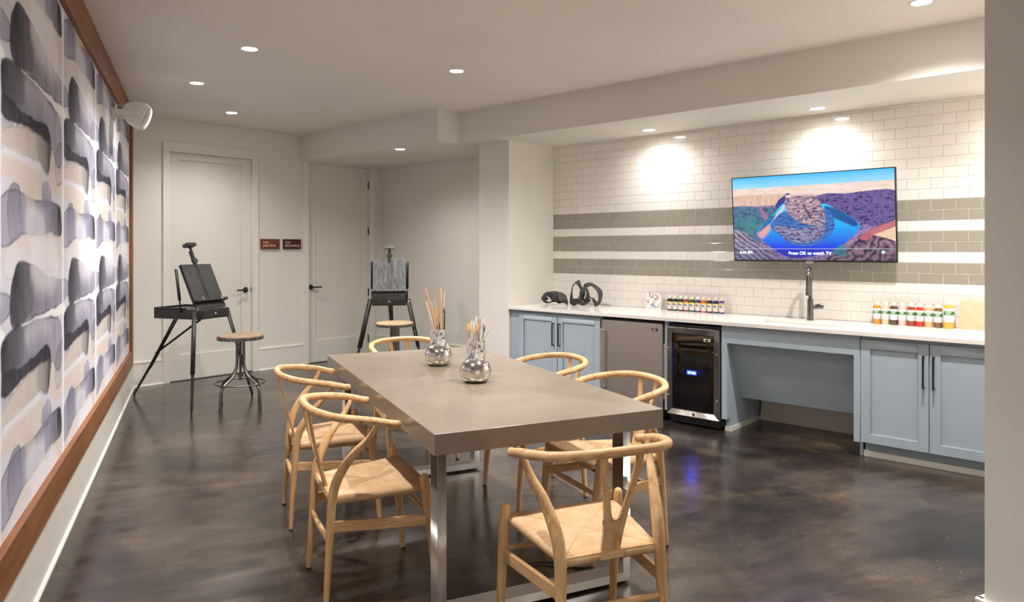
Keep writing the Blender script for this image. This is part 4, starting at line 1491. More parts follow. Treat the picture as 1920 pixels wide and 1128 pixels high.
# ------------------------------------------------------------------ wishbone chairs
def make_chair(label, cat='chair'):
    t = thing('wishbone_chair', label, cat, 'A', (0, 0, 0))
    for s in (-1, 1):
        m = MB()
        pts = [(s*0.240, 0.222, 0.0), (s*0.239, 0.212, 0.15), (s*0.238, 0.196, 0.30), (s*0.237, 0.180, 0.42), (s*0.237, 0.174, 0.470), (s*0.237, 0.173, 0.483), (s*0.237, 0.173, 0.491), (s*0.237, 0.173, 0.495)]
        m.tube(pts, [0.0125, 0.0165, 0.0195, 0.0205, 0.0185, 0.0165, 0.0115, 0.003], 16)
        lg = m.build('front_leg', M['ash'], t)
        m = MB(); m.rod((s*0.240, 0.222, 0.0), (s*0.240, 0.222, 0.006), 0.0128); m.build('glide', M['rubber'], lg)
    for s in (-1, 1):
        m = MB()
        ctl = [(s*0.200, -0.225, 0.0), (s*0.195, -0.215, 0.16), (s*0.189, -0.205, 0.32), (s*0.187, -0.196, 0.43), (s*0.193, -0.175, 0.51), (s*0.212, -0.120, 0.60), (s*0.235, -0.062, 0.665), (s*0.249, -0.026, 0.724)]
        P = catmull(ctl, 5)
        rad = []
        n = len(P)
        rc = [0.0125, 0.0165, 0.0195, 0.0215, 0.0225, 0.019, 0.0145, 0.012]
        for i in range(n):
            q = i/5
            k = min(int(q), 6)
            f = q-k
            rad.append(rc[k]*(1-f)+rc[min(k+1, 7)]*f)
        m.tube(P, rad, 14, flat=0.86, up=(1, 0, 0))
        lg = m.build('rear_leg', M['ash'], t)
        m = MB(); m.rod((s*0.200, -0.225, 0.0), (s*0.200, -0.225, 0.006), 0.0128); m.build('glide', M['rubber'], lg)
    # bent rail
    m = MB()
    ctl = [(-0.258, 0.056, 0.716), (-0.262, 0.02, 0.723), (-0.266, -0.04, 0.739), (-0.258, -0.115, 0.752), (-0.222, -0.197, 0.763), (-0.150, -0.253, 0.773), (-0.07, -0.272, 0.777), (0.0, -0.276, 0.778)]
    ctl = ctl+[(-x, y, z) for x, y, z in ctl[-2::-1]]
    P = catmull(ctl, 5)
    n = len(P)
    rad = [0.0165]*n
    for k, v in enumerate((0.006, 0.0130, 0.0155)):
        pass
    # rounded tips
    d0 = (P[0]-P[1]).normalized()
    d1 = (P[-1]-P[-2]).normalized()
    P = [P[0]+d0*0.012, P[0]+d0*0.009, P[0]+d0*0.004]+P+[P[-1]+d1*0.004, P[-1]+d1*0.009, P[-1]+d1*0.012]
    rad = [0.006, 0.0120, 0.0155]+rad+[0.0155, 0.0120, 0.006]
    m.tube(P, rad, 18)
    m.build('top_rail', M['ashx'], t)
    # Y splat
    m = MB()
    half = [(0.0, 0.0), (0.040, 0.0), (0.041, 0.05), (0.047, 0.11), (0.058, 0.18), (0.076, 0.265), (0.083, 0.312)]
    inner = [(0.056, 0.318), (0.044, 0.250), (0.030, 0.175), (0.020, 0.125), (0.010, 0.108), (0.0, 0.103)]
    out = half+inner
    out = out+[(-x, z) for x, z in inner[-2::-1]]+[(-x, z) for x, z in half[:0:-1]]
    # build as quad strips: left and right arms plus base
    def sp(x, z, side):
        y = -0.190-0.082*(z/0.312)**1.15 - 0.010*math.sin(math.pi*z/0.312)
        return Vector((x, y+side*0.006, 0.428+z*1.09))
    def strip(L, Rr):
        vs, fs = [], []
        for (a, b) in zip(L, Rr):
            vs += [sp(a[0], a[1], -1), sp(b[0], b[1], -1), sp(b[0], b[1], 1), sp(a[0], a[1], 1)]
        k = len(L)
        for i in range(k-1):
            o = i*4
            for q in range(4):
                q2 = (q+1) % 4
                fs.append((o+q, o+q2, o+4+q2, o+4+q))
        fs.append((0, 1, 2, 3)); fs.append(tuple((k-1)*4+q for q in (3, 2, 1, 0)))
        m.add(vs, fs, 0, False)
    zz = [0.0, 0.03, 0.06, 0.085, 0.103]
    wid = lambda z: np.interp(z, [0, 0.05, 0.11, 0.18, 0.265, 0.318], [0.036, 0.037, 0.043, 0.055, 0.074, 0.083])
    inn = lambda z: np.interp(z, [0.103, 0.108, 0.125, 0.175, 0.250, 0.318], [0.0, 0.010, 0.018, 0.030, 0.046, 0.056])
    strip([(-wid(z), z) for z in zz], [(wid(z), z) for z in zz])
    z2 = [0.103, 0.108, 0.116, 0.125, 0.15, 0.175, 0.21, 0.25, 0.285, 0.314]
    for s in (-1, 1):
        strip([(s*inn(z), z) for z in z2], [(s*wid(z), z) for z in z2])
    m.build('splat', M['ash'], t, bevel=0.002)
    # seat rails (wood) and stretchers
    for s in (-1, 1):
        m = MB()
        m.box((-0.0085, 0, -0.0215), (0.0085, 1, 0.0215))
        a, b = Vector((s*0.190, -0.200, 0.316)), Vector((s*0.238, 0.192, 0.300))
        d = b-a
        ang = math.atan2(-d.x, d.y)
        Mx = Matrix.Translation(a) @ Matrix.Rotation(ang, 4, 'Z') @ Matrix.Rotation(math.atan2(d.z, math.hypot(d.x, d.y)), 4, 'X') @ Matrix.Diagonal((1, d.length, 1, 1))
        m.v = [tuple(Mx @ Vector(p)) for p in m.v]
        m.build('side_stretcher', M['ashy'], t, bevel=0.003)
    m = MB(); m.tube([(-0.235, 0.197, 0.318), (-0.12, 0.197, 0.318), (0, 0.197, 0.318), (0.12, 0.197, 0.318), (0.235, 0.197, 0.318)], [0.008, 0.0115, 0.0125, 0.0115, 0.008], 12)
    m.build('front_stretcher', M['ashx'], t)
    m = MB(); m.tube([(-0.192, -0.211, 0.255), (-0.09, -0.211, 0.255), (0, -0.211, 0.255), (0.09, -0.211, 0.255), (0.192, -0.211, 0.255)], [0.009, 0.0135, 0.015, 0.0135, 0.009], 12, flat=0.8)
    m.build('rear_stretcher', M['ashx'], t)
    m = MB(); m.box((-0.19, -0.203, 0.402), (0.19, -0.180, 0.432)); m.build('rear_seat_rail', M['ashx'], t, bevel=0.004)
    # woven seat
    build_seat(t)
    return t


def build_seat(t):
    FL, FR = Vector((-0.216, 0.190, 0.447)), Vector((0.216, 0.190, 0.447))
    BL, BR = Vector((-0.168, -0.190, 0.428)), Vector((0.168, -0.190, 0.428))
    C = Vector((0.0, 0.012, 0.428))
    vs, fs, uvs = [], [], []
    sides = ((FL, FR, Vector((0, 1, 0)), 'f'), (FR, BR, Vector((1, 0, 0)), 'r'), (BR, BL, Vector((0, -1, 0)), 'b'), (BL, FL, Vector((-1, 0, 0)), 'l'))
    rr = 0.015
    for A, B, out, tagk in sides:
        L = (B-A).length
        nu, nv = 30, 8
        d = (B-A).normalized()
        out = Vector((d.y, -d.x, 0))
        if out.dot((A+B)/2-C) < 0:
            out = -out
        gaps = None
        rows = []
        # wrap profile under the rail -> over the rail -> to centre
        prof = [(-0.012, -0.030), (rr*0.4, -0.0315), (rr*0.95, -0.024), (rr*1.15, -0.014), (rr*0.95, -0.004), (rr*0.35, 0.0005)]
        for k, (o, z) in enumerate(prof):
            row = []
            for i in range(nu+1):
                u = i/nu
                p = A.lerp(B, u)+out*o+Vector((0, 0, z))
                row.append((p, u*L))
            rows.append(row)
        for j in range(0, nv+1):
            v = j/nv
            row = []
            for i in range(nu+1):
                u = i/nu
                e = A.lerp(B, u)
                q = e.lerp(C, v)
                q = q + Vector((0, 0, 0.0018+0.006*math.sin(math.pi*v)*abs(math.sin(math.pi*u))))
                # envelope coordinate along the edge
                uu = (q-A).dot(d)
                row.append((q, uu))
            rows.append(row)
        b = len(vs)
        for row in rows:
            for p, uu in row:
                vs.append(p)
                uvs.append((uu, 0))
        W_ = nu+1
        for j in range(len(rows)-1):
            for i in range(nu):
                # centre of the rear edge stays bare wood where the splat stands
                if tagk == 'b' and j < len(prof)-1 and abs(i+0.5-nu/2) < 3.6:
                    continue
                fs.append((b+j*W_+i, b+j*W_+i+1, b+(j+1)*W_+i+1, b+(j+1)*W_+i))
    me = bpy.data.meshes.new('seat')
    me.from_pydata([tuple(p) for p in vs], [], fs)
    uvl = me.uv_layers.new(name='UVMap')
    for lp in me.loops:
        uvl.data[lp.index].uv = uvs[lp.vertex_index]
    me.polygons.foreach_set('use_smooth', [True]*len(fs))
    me.materials.append(M['cord'])
    bm = bmesh.new(); bm.from_mesh(me)
    bmesh.ops.recalc_face_normals(bm, faces=bm.faces)
    bm.to_mesh(me); bm.free()
    o = bpy.data.objects.new('woven_seat', me)
    link(o)
    o.parent = t
    so = o.modifiers.new('s', 'SOLIDIFY')
    so.thickness = 0.003
    so.offset = -1
    return o


chairs = [
    ('wooden wishbone chair with woven seat, nearest on the left long side of the table', (0.690, 3.112), -90+1.5),
    ('wooden wishbone chair with woven seat, farther one on the left long side of the table', (0.669, 3.985), -90-1.5),
    ('wooden wishbone chair nearest the refrigerators, turned slightly at the right side of the table', (1.842, 3.05), 92),
    ('wooden wishbone chair farther along the right side of the table, before the left base cabinet', (1.825, 3.80), 91),
    ('wooden wishbone chair seen from behind at the near end of the table', (1.270, 2.240), -2.5),
    ('wooden wishbone chair at the far end of the table, before the upright easel', (1.370, 4.82), 185),
]
first = None
for lb, (x, y), yaw in chairs:
    c = make_chair(lb) if first is None else copy_tree(first)
    if first is None:
        first = c
    c['label'] = lb
    c['group'] = 'wishbone chairs around the dining table'
    place(c, 'A', (x, y, 0), yaw)

# ------------------------------------------------------------------ vases and brushes
ZT = 0.7702


def vase(label, x, y, s=1.0):
    t = thing('mercury_vase', label, 'vase', 'A', (x, y, ZT), 0, 'mercury glass vases on the dining table')
    rr, H = 0.047*s, 0.205*s
    m = MB()
    outer = [(0.0, 0.0), (0.046, 0.0), (0.060, 0.006), (0.074, 0.025), (0.080, 0.048), (0.078, 0.070), (0.068, 0.092), (0.055, 0.105), (0.0485, 0.111)]
    inner = [(0.0445, 0.111), (0.050, 0.103), (0.062, 0.090), (0.072, 0.069), (0.074, 0.048), (0.068, 0.028), (0.055, 0.012), (0.042, 0.008), (0.0, 0.008)]
    m.lathe([(r*s, z*s) for r, z in outer+inner], 48, cap=False)
    m.build('vase_belly', M['belly'], t)
    m = MB()
    m.lathe([(r*s, z*s) for r, z in [(0.0485, 0.112), (0.0475, 0.116), (0.0470, 0.195), (0.0480, 0.205), (0.0455, 0.2055), (0.0435, 0.195), (0.0440, 0.112), (0.0485, 0.112)]], 48, cap=False)
    m.build('vase_neck', M['mercury'], t)
    return t


def brush(label, base, x, y, rim, k, length, kind, hcol, bcol, group, r=0.0032, s=1.0, upside=False, lean=None):
    # base: world vase (A frame x,y); rim: (rx, ry) in camera-aligned metres across the neck at rim height
    zr = 0.205*s
    z0 = 0.012
    p1 = Vector((rim[0], rim[1], zr))
    p0 = Vector((rim[0]*k, rim[1]*k, z0)) if lean is None else Vector(lean)
    d = (p1-p0).normalized()
    org = W('A', x, y, ZT)+p0
    t = bpy.data.objects.new('paint_brush', None)
    link(t)
    t.location = org
    t.rotation_mode = 'QUATERNION'
    t.rotation_quaternion = Vector((0, 0, 1)).rotation_difference(d)
    t['label'] = label
    t['category'] = 'paintbrush'
    t['group'] = group
    L = length
    m = MB()
    if upside:       # handle up, head hidden in the vase
        m.tube([(0, 0, 0.0), (0, 0, L*0.35), (0, 0, L*0.8), (0, 0, L-0.004), (0, 0, L)], [r*0.7, r*0.8, r*1.1, r*0.9, r*0.35], 10)
        m.build('brush_handle', hcol, t)
        return t
    hl = L*0.74
    m.tube([(0, 0, 0), (0, 0, 0.02), (0, 0, hl*0.6), (0, 0, hl)], [r*0.35, r*0.6, r*1.0, r*0.8], 10)
    m.build('brush_handle', hcol, t)
    m = MB()
    fl = L*0.14
    w = {'round': r*0.95, 'flat': r*2.0, 'fan': r*2.6}[kind]
    m.tube([(0, 0, hl-0.002), (0, 0, hl+fl*0.5), (0, 0, hl+fl)], [r*0.95, r*1.05, w], 12, flat=1.0 if kind == 'round' else 0.42, up=(1, 0, 0))
    m.build('ferrule', M['chrome'], t)
    m = MB()
    bl = L*0.12
    if kind == 'round':
        m.tube([(0, 0, hl+fl), (0, 0, hl+fl+bl*0.35), (0, 0, hl+fl+bl*0.75), (0, 0, hl+fl+bl)], [w*0.9, w*1.15, w*0.7, w*0.08], 12)
    else:
        m.tube([(0, 0, hl+fl), (0, 0, hl+fl+bl*0.5), (0, 0, hl+fl+bl)], [w*0.95, w*1.15, w*1.1], 12, flat=0.45, up=(1, 0, 0))
    m.build('bristles', bcol, t)
    return t


HW = plain('bare brush wood', hexc('#D6A77C'), 0.45)
HP = plain('pale brush wood', hexc('#E2C7A4'), 0.45)
HBk = plain('black lacquer handle', (0.012, 0.011, 0.011), 0.25)
HR = plain('red brown handle', hexc('#8A2F1C'), 0.3)
HCl = plain('white lacquer handle', hexc('#E2DDDA'), 0.3)
HY = plain('ochre handle', hexc('#A87A2A'), 0.35)
BT = plain('hog bristle', hexc('#E0C08E'), 0.8, bmp=0.5, bscale=500)
BP = plain('pink bristle', hexc('#D8AE8C'), 0.8, bmp=0.5, bscale=500)
BD = plain('dark bristle', (0.03, 0.025, 0.02), 0.8, bmp=0.5, bscale=500)
VA, VB = (1.262, 3.905), (1.272, 3.335)
vase('squat mercury glass brush vase standing farther back on the table', VA[0], VA[1])
vase('squat mercury glass brush vase nearer the camera on the table', VB[0], VB[1], 1.0)
GA = 'brushes in the farther vase'
GB_ = 'brushes in the nearer vase'
# (rim x, rim y, k, length, kind, handle, bristle, upside, words)
setA = [
    (-0.0345, -0.0026, -0.258, 0.012, 0.350, 'flat', HP, BT, 0, 0.0032, 'pale flat brush leaning out farthest left in the farther vase'),
    (-0.0259, 0.0121, -0.281, 0.085, 0.365, 'round', HCl, BD, 1, 0.0030, 'white handle tip, second from the left in the farther vase'),
    (-0.0239, -0.0118, -0.279, 0.006, 0.365, 'round', HCl, BD, 1, 0.0030, 'white handle tip, third from the left in the farther vase'),
    (-0.0140, 0.0325, -0.193, -0.016, 0.355, 'round', HP, BD, 1, 0.0030, 'slender pale handle behind the thick one in the farther vase'),
    (-0.0108, -0.0107, -0.266, -0.026, 0.440, 'round', HW, BD, 1, 0.0056, 'thick bare wood handle leaning left in the farther vase'),
    (-0.0053, 0.0106, -0.095, -0.004, 0.365, 'round', HP, BD, 1, 0.0028, 'slender pale handle at the middle of the farther vase'),
    (-0.0040, -0.0300, -0.047, -0.059, 0.290, 'flat', HR, BP, 0, 0.0034, 'red-handled flat brush at the front of the farther vase'),
    (0.0067, 0.0047, -0.103, -0.053, 0.310, 'flat', HBk, BT, 0, 0.0036, 'black-handled flat brush with pale bristles in the farther vase'),
    (0.0078, 0.0200, 0.045, 0.009, 0.380, 'round', HP, BD, 1, 0.0030, 'long pale handle right of the middle in the farther vase'),
    (0.0135, 0.0281, 0.029, 0.029, 0.300, 'round', HBk, BP, 0, 0.0036, 'black-handled round brush in the farther vase'),
    (0.0165, -0.0210, -0.010, 0.050, 0.430, 'round', HW, BD, 1, 0.0062, 'thickest upright bare wood handle in the farther vase'),
    (0.0249, 0.0208, 0.041, -0.030, 0.400, 'round', HCl, BD, 1, 0.0028, 'thin light handle right of the thick one in the farther vase'),
    (0.0300, -0.0179, 0.006, 0.025, 0.320, 'round', HY, BD, 0, 0.0030, 'short ochre brush on the right side of the farther vase'),
    (0.0342, 0.0046, 0.028, -0.129, 0.310, 'round', HBk, BD, 1, 0.0030, 'black handle farthest right in the farther vase'),
]
setB = [
    (-0.0327, 0.0037, -0.076, -0.031, 0.275, 'flat', HCl, BT, 0, 0.0040, 'flat pale-bristled brush farthest left in the nearer vase'),
    (-0.0222, 0.0258, -0.034, -0.019, 0.275, 'flat', HCl, BT, 0, 0.0040, 'flat cream-bristled brush at the left back of the nearer vase'),
    (-0.0179, -0.0298, -0.020, -0.010, 0.295, 'round', HP, BD, 1, 0.0034, 'light handle tip at the front left of the nearer vase'),
    (-0.0082, 0.0108, -0.024, 0.015, 0.290, 'round', HCl, BD, 1, 0.0034, 'white handle tip at the middle back of the nearer vase'),
    (-0.0077, -0.0014, -0.000, 0.018, 0.262, 'round', HCl, BT, 0, 0.0044, 'round brush with pale bristles, shortest in the nearer vase'),
    (0.0086, -0.0054, 0.008, 0.049, 0.270, 'flat', HCl, BP, 0, 0.0042, 'flat pink-bristled brush at the middle of the nearer vase'),
    (0.0048, 0.0109, -0.029, 0.055, 0.312, 'round', HCl, BD, 1, 0.0032, 'tallest white handle tip in the nearer vase'),
    (0.0139, 0.0293, 0.050, -0.027, 0.300, 'flat', HY, BP, 0, 0.0042, 'flat orange-bristled brush, tallest head in the nearer vase'),
    (0.0296, 0.0007, 0.068, -0.049, 0.285, 'round', HBk, BD, 0, 0.0044, 'black-bristled brush at the right of the nearer vase'),
    (0.0282, -0.0114, 0.051, -0.035, 0.300, 'round', HCl, BD, 1, 0.0034, 'white handle at the right of the nearer vase'),
    (0.0335, 0.0126, 0.177, -0.034, 0.272, 'round', HBk, BD, 0, 0.0030, 'small dark brush at the right rim of the nearer vase'),
]
for st, (vx, vy), g in ((setA, VA, GA), (setB, VB, GB_)):
    for rx, ry, sx, sy, L, kd, h, bc, up, r, lb in st:
        base = (rx-sx*0.192, ry-sy*0.192, 0.013)
        brush(lb, None, vx, vy, (rx, ry), 0, L, kd, h, bc, g, r=r, upside=bool(up), lean=base)

brush('long pale handle leaning far out to the right from the nearer vase', None, VB[0], VB[1], (0.0321, -0.02226), 0, 0.245, 'round', HP, BD, GB_, r=0.0028, upside=True, lean=(-0.047, -0.020, 0.092))


# ------------------------------------------------------------------ stools
def stool(label, x, y, yaw, wood_m, h=0.655):
    t = thing('industrial_stool', label, 'stool', 'A', (x, y, 0), yaw, 'round stools with steel tube legs')
    m = MB()
    R0 = 0.196
    m.lathe([(0, h-0.034), (R0-0.004, h-0.034), (R0, h-0.030), (R0+0.001, h-0.006), (R0-0.006, h), (0, h)], 48)
    m.build('seat', wood_m, t)
    m = MB()
    m.lathe([(R0-0.004, h-0.040), (R0+0.004, h-0.040), (R0+0.0045, h-0.016), (R0+0.0005, h-0.016), (R0-0.004, h-0.036), (R0-0.004, h-0.040)], 48, cap=False)
    bd = m.build('metal_band', M['gun'], t)
    m = MB()
    for k in range(16):
        a = 2*math.pi*k/16
        Mx = Matrix.Rotation(a, 4, 'Z') @ Matrix.Translation((R0+0.0045, 0, h-0.028)) @ Matrix.Rotation(R(90), 4, 'Y')
        m.lathe([(0.0045, 0), (0.0035, 0.002), (0, 0.0028)], 8, M=Mx, cap=False)
    m.build('rivets', M['chrome'], bd)
    m = MB(); m.lathe([(0, h-0.046), (0.085, h-0.046), (0.085, h-0.0405), (0, h-0.0405)], 24); m.build('mounting_plate', M['gun'], t)
    m = MB(); m.rod((0, 0, 0.245), (0, 0, h-0.045), 0.0115); m.build('screw_post', M['gun'], t)
    m = MB(); m.lathe([(0.0, 0.28), (0.024, 0.28), (0.024, 0.30), (0, 0.30)], 16); m.lathe([(0.0, 0.46), (0.024, 0.46), (0.024, 0.475), (0, 0.475)], 16)
    m.build('collar', M['gun'], t)
    for q in range(4):
        a = R(45+90*q)
        ca, sa = math.cos(a), math.sin(a)
        prof = [(0.040, h-0.045), (0.040, 0.50), (0.041, 0.40), (0.052, 0.345), (0.088, 0.290), (0.148, 0.247), (0.197, 0.212), (0.224, 0.165), (0.232, 0.10), (0.234, 0.045), (0.234, 0.006)]
        m = MB(); m.tube(catmull([(r*ca, r*sa, z) for r, z in prof], 5), 0.0125, 14)
        lg = m.build('leg', M['gun'], t)
        m = MB(); m.rod((0.234*ca, 0.234*sa, 0.0), (0.234*ca, 0.234*sa, 0.022), 0.0155); m.build('foot_cap', M['gun'], lg)
    m = MB()
    pts = [(0.216*math.cos(2*math.pi*k/48), 0.216*math.sin(2*math.pi*k/48), 0.222) for k in range(48)]
    m.tube(pts, 0.0065, 10, closed=True)
    m.build('foot_ring', M['gun'], t)
    return t


stool('round reclaimed-wood stool on bent steel legs beside the left easel', 0.362, 6.930, -3, M['stoolwood'])
stool('round pale-topped stool on steel legs in front of the far easel', 1.925, 7.457, 14, M['stoolwood2'])


# ------------------------------------------------------------------ easels
def easel(name, label, fr, x, y, yaw, panel_mat, tilt=20, mast=0.30):
    # local: painter stands at -y; origin between the two front feet on the floor
    t = thing('box_easel', label, 'easel', fr, (x, y, 0), yaw, 'black sketch box easels')
    bw, bd, z0, z1 = 0.190, 0.0, 0.795, 0.885
    y0, y1 = 0.10, 0.62
    m = MB()
    m.box((-bw, y0, z0), (bw, y1, z1-0.004))
    m.build('box_body', M['blackwood'], t, bevel=0.002)
    m = MB()
    m.box((-bw, y0+0.16, z1-0.004), (-bw+0.012, y1, z1+0.012)); m.box((bw-0.012, y0+0.16, z1-0.004), (bw, y1, z1+0.012)); m.box((-bw, y1-0.012, z1-0.004), (bw, y1, z1+0.012)); 
    m.build('tray_rim', M['blackwood'], t)
    m = MB(); m.box((-bw+0.022, y0-0.008, z0+0.012), (bw-0.022, y0+0.002, z1-0.016)); dr = m.build('drawer', M['blackwood'], t, bevel=0.002)
    m = MB(); m.lathe([(0, 0), (0.012, 0), (0.012, 0.003), (0.005, 0.006), (0.006, 0.014), (0, 0.016)], 16, M=Matrix.Translation((0, y0-0.008, (z0+z1)/2)) @ Matrix.Rotation(R(90), 4, 'X')); m.build('drawer_knob', M['chrome'], dr)
    m = MB(); m.box((-bw-0.001, y0+0.012, z0+0.004), (-bw+0.004, y0+0.024, z1+0.02)); m.build('brass_hinge', M['brass'], t)
    # lid / canvas panel leaning back
    T = Matrix.Translation((0, y0+0.035, z1+0.004)) @ Matrix.Rotation(R(-tilt), 4, 'X')
    ph = 0.440
    m = MB()
    m.box((-bw+0.004, -0.006, 0.0), (bw-0.004, 0.006, 0.055), M=T)
    m.build('lower_rail', M['blackwood'], t, bevel=0.001)
    m = MB()
    m.box((-bw+0.004, -0.008, 0.075), (-0.022, 0.010, ph), M=T)
    m.box((0.022, -0.008, 0.075), (bw-0.004, 0.010, ph), M=T)
    m.box((-bw+0.004, 0.010, 0.03), (bw-0.004, 0.022, ph), M=T)
    m.build('panel', panel_mat, t, bevel=0.0015)
    m = MB()
    m.box((-0.019, -0.010, 0.05), (-0.004, 0.008, ph+mast*0.45), M=T)
    m.box((0.004, -0.010, 0.05), (0.019, 0.008, ph+mast*0.45), M=T)
    m.box((-0.004, -0.004, 0.05), (0.004, 0.006, ph+mast*0.45), M=T)
    m.build('centre_mast', panel_mat, t)
    m = MB()
    m.box((-0.012, -0.016, ph-0.03), (0.012, -0.004, ph+mast*0.62), M=T)
    m.box((-0.030, -0.018, ph+0.02), (0.030, 0.004, ph+0.055), M=T)
    m.build('sliding_clamp', M['blackwood'], t, bevel=0.001)
    m = MB()
    m.box((-0.056, -0.045, ph+mast*0.60-0.004), (0.056, 0.018, ph+mast*0.60+0.026), M=T)
    tb = m.build('top_clamp', panel_mat, t, bevel=0.002)
    m = MB(); m.rod(T @ Vector((0.0, 0.012, ph+mast*0.6+0.024)), T @ Vector((0.0, 0.012, ph+mast*0.6+0.038)), 0.004); m.build('wing_nut', M['chrome'], tb)
    m = MB()
    m.box((-bw-0.012, -0.050, 0.058), (bw+0.012, 0.0, 0.080), M=T)
    lg = m.build('canvas_ledge', panel_mat, t, bevel=0.003)
    for s in (-0.62, 0.62):
        m = MB(); m.rod(T @ Vector((s*bw, -0.054, 0.062)), T @ Vector((s*bw, -0.050, 0.098)), 0.0035); m.build('ledge_peg', M['chrome'], lg)
    # side struts that hold the lid
    for s in (-1, 1):
        m = MB()
        a = Vector((s*(bw+0.008), y0+0.20, z0+0.06)); b = T @ Vector((s*(bw+0.008), 0.05, ph-0.02))
        c = a.lerp(b, 0.45)
        d = (b-a).normalized()
        m.tube([a, a.lerp(b, 0.5)], [0.010, 0.010], 4)
        m.tube([a.lerp(b, 0.28), b], [0.018, 0.018], 4)
        st = m.build('side_strut', M['blackwood'], t)
        m = MB(); m.rod(c-Vector((0.016*1, 0, 0)), c+Vector((0.016, 0, 0)), 0.005); m.build('strut_screw', M['chrome'], st)
    # front legs: upper channel, lower telescoping part
    def leg(top, foot, upper=0.62, w=0.017, pair=False):
        top, foot = Vector(top), Vector(foot)
        m = MB()
        mid = top.lerp(foot, upper)
        if pair:
            side = Vector((0.016, 0, 0))
            m.tube([top-side, mid-side*0.6], [0.011, 0.011], 4)
            m.tube([top+side, mid+side*0.6], [0.011, 0.011], 4)
            m.tube([top.lerp(foot, 0.40), mid], [w*1.05, w*1.05], 4)
        else:
            m.tube([top, mid], [w*1.55, w*1.55], 4)
        u = m.build('leg', M['blackwood'], t)
        m = MB()
        m.tube([top.lerp(foot, upper-0.06), foot+Vector((0, 0, 0.03)), foot], [w*0.85, w*0.7, 0.006], 6)
        m.build('leg_extension', M['blackwood'], u)
        m = MB()
        for f in (0.04, upper*0.88):
            c = top.lerp(foot, f)
            m.rod(c-Vector((w*1.3, 0, 0)), c+Vector((w*1.5, 0, 0)), 0.005)
        m.build('leg_bolt', M['chrome'], u)
    leg((-bw-0.020, y0+0.04, z0+0.075), (-0.395, 0.0, 0.0))
    leg((bw+0.020, y0+0.04, z0+0.075), (0.395, 0.0, 0.0), pair=True)
    leg((0.0, y1-0.08, z0-0.006), (0.03, 1.085, 0.0), pair=True)
    m = MB(); m.tube([(0.0, y0+0.14, z0-0.004), (0.015, y1-0.08+0.66*0.40, z0*0.55)], 0.011, 4); m.build('brace', M['blackwood'], t)
    return t


easel('box_easel', 'black sketch box easel seen from the side before the left door', 'A', 0.2245, 7.075, 47.5, M['blackwood'], tilt=25)
easel('box_easel', 'black sketch box easel with sheen painted into its panel colour, standing in the far alcove', 'A', 1.955, 7.83, -15.8, M['sheenwood'], tilt=14, mast=0.20)

# ------------------------------------------------------------------ door signs
for xs0, lab, words, mt in ((4.256, 'red-brown wooden door sign reading janitorial, beside the left door', 'JANITORIAL', M['signred']), (4.545, 'dark red wooden door sign reading mechanical, beside the right door', 'MECHANICAL', M['signdark'])):
    t = thing('room_sign', lab, 'sign', 'B', (xs0, YB, 1.432), 0, 'wooden door signs')
    m = MB(); m.box((0, -0.024, 0), (0.238, -0.001, 0.120)); m.build('sign_plate', mt, t, bevel=0.002)
    text_obj('room_number', '1104', 0.036, M['white'], t, (0.018, -0.0245, 0.078))
    text_obj('room_name', words, 0.036, M['white'], t, (0.018, -0.0245, 0.040), sx=0.90)

# ------------------------------------------------------------------ wall speaker
t = thing('wall_speaker', 'white loudspeaker bracketed high on the left wall at the mural top', 'speaker', 'A', (-0.575, 6.42, 2.50))
Ms = Matrix.Translation((0.140, 0, 0.0)) @ Matrix.Rotation(R(20), 4, 'Y') @ Matrix.Scale(0.86, 4)
prof = [(-0.115, -0.050), (-0.125, 0.0), (-0.115, 0.055), (-0.05, 0.105), (0.04, 0.118), (0.072, 0.112), (0.072, -0.112), (0.04, -0.118), (-0.05, -0.098)]
m = MB(); m.prism(prof, 'y', -0.085, 0.085, M=Ms); m.build('cabinet', M['white'], t, bevel=0.012, bseg=3)
fp = [(0.074, -0.110), (0.074, 0.110), (0.094, 0.098), (0.106, 0.05), (0.110, 0.0), (0.106, -0.05), (0.094, -0.098)]
m = MB(); m.prism(fp, 'y', -0.083, 0.083, M=Ms); m.build('grille', M['grille'], t, bevel=0.006)
m = MB()
for s in (-1, 1):
    m.box((-0.03, s*0.096-0.004, -0.022), (0.165, s*0.096+0.004, 0.022))
m.box((-0.035, -0.10, -0.035), (-0.028, 0.10, 0.035))
br = m.build('bracket', M['white'], t, bevel=0.003)
for s in (-1, 1):
    m = MB(); m.lathe([(0, 0), (0.034, 0), (0.034, 0.006), (0.026, 0.010), (0.022, 0.010), (0.020, 0.006), (0, 0.006)], 28, M=Matrix.Translation((0.160, s*0.100, 0)) @ Matrix.Rotation(R(90*s*-1), 4, 'X')); m.build('pivot_knob', M['white'], br)
m = MB(); m.tube(catmull([(-0.03, -0.03, 0.03), (0.0, -0.03, 0.062), (0.03, -0.02, 0.06), (0.07, -0.01, 0.05)], 6), 0.003, 8); m.build('cable', M['white'], t)


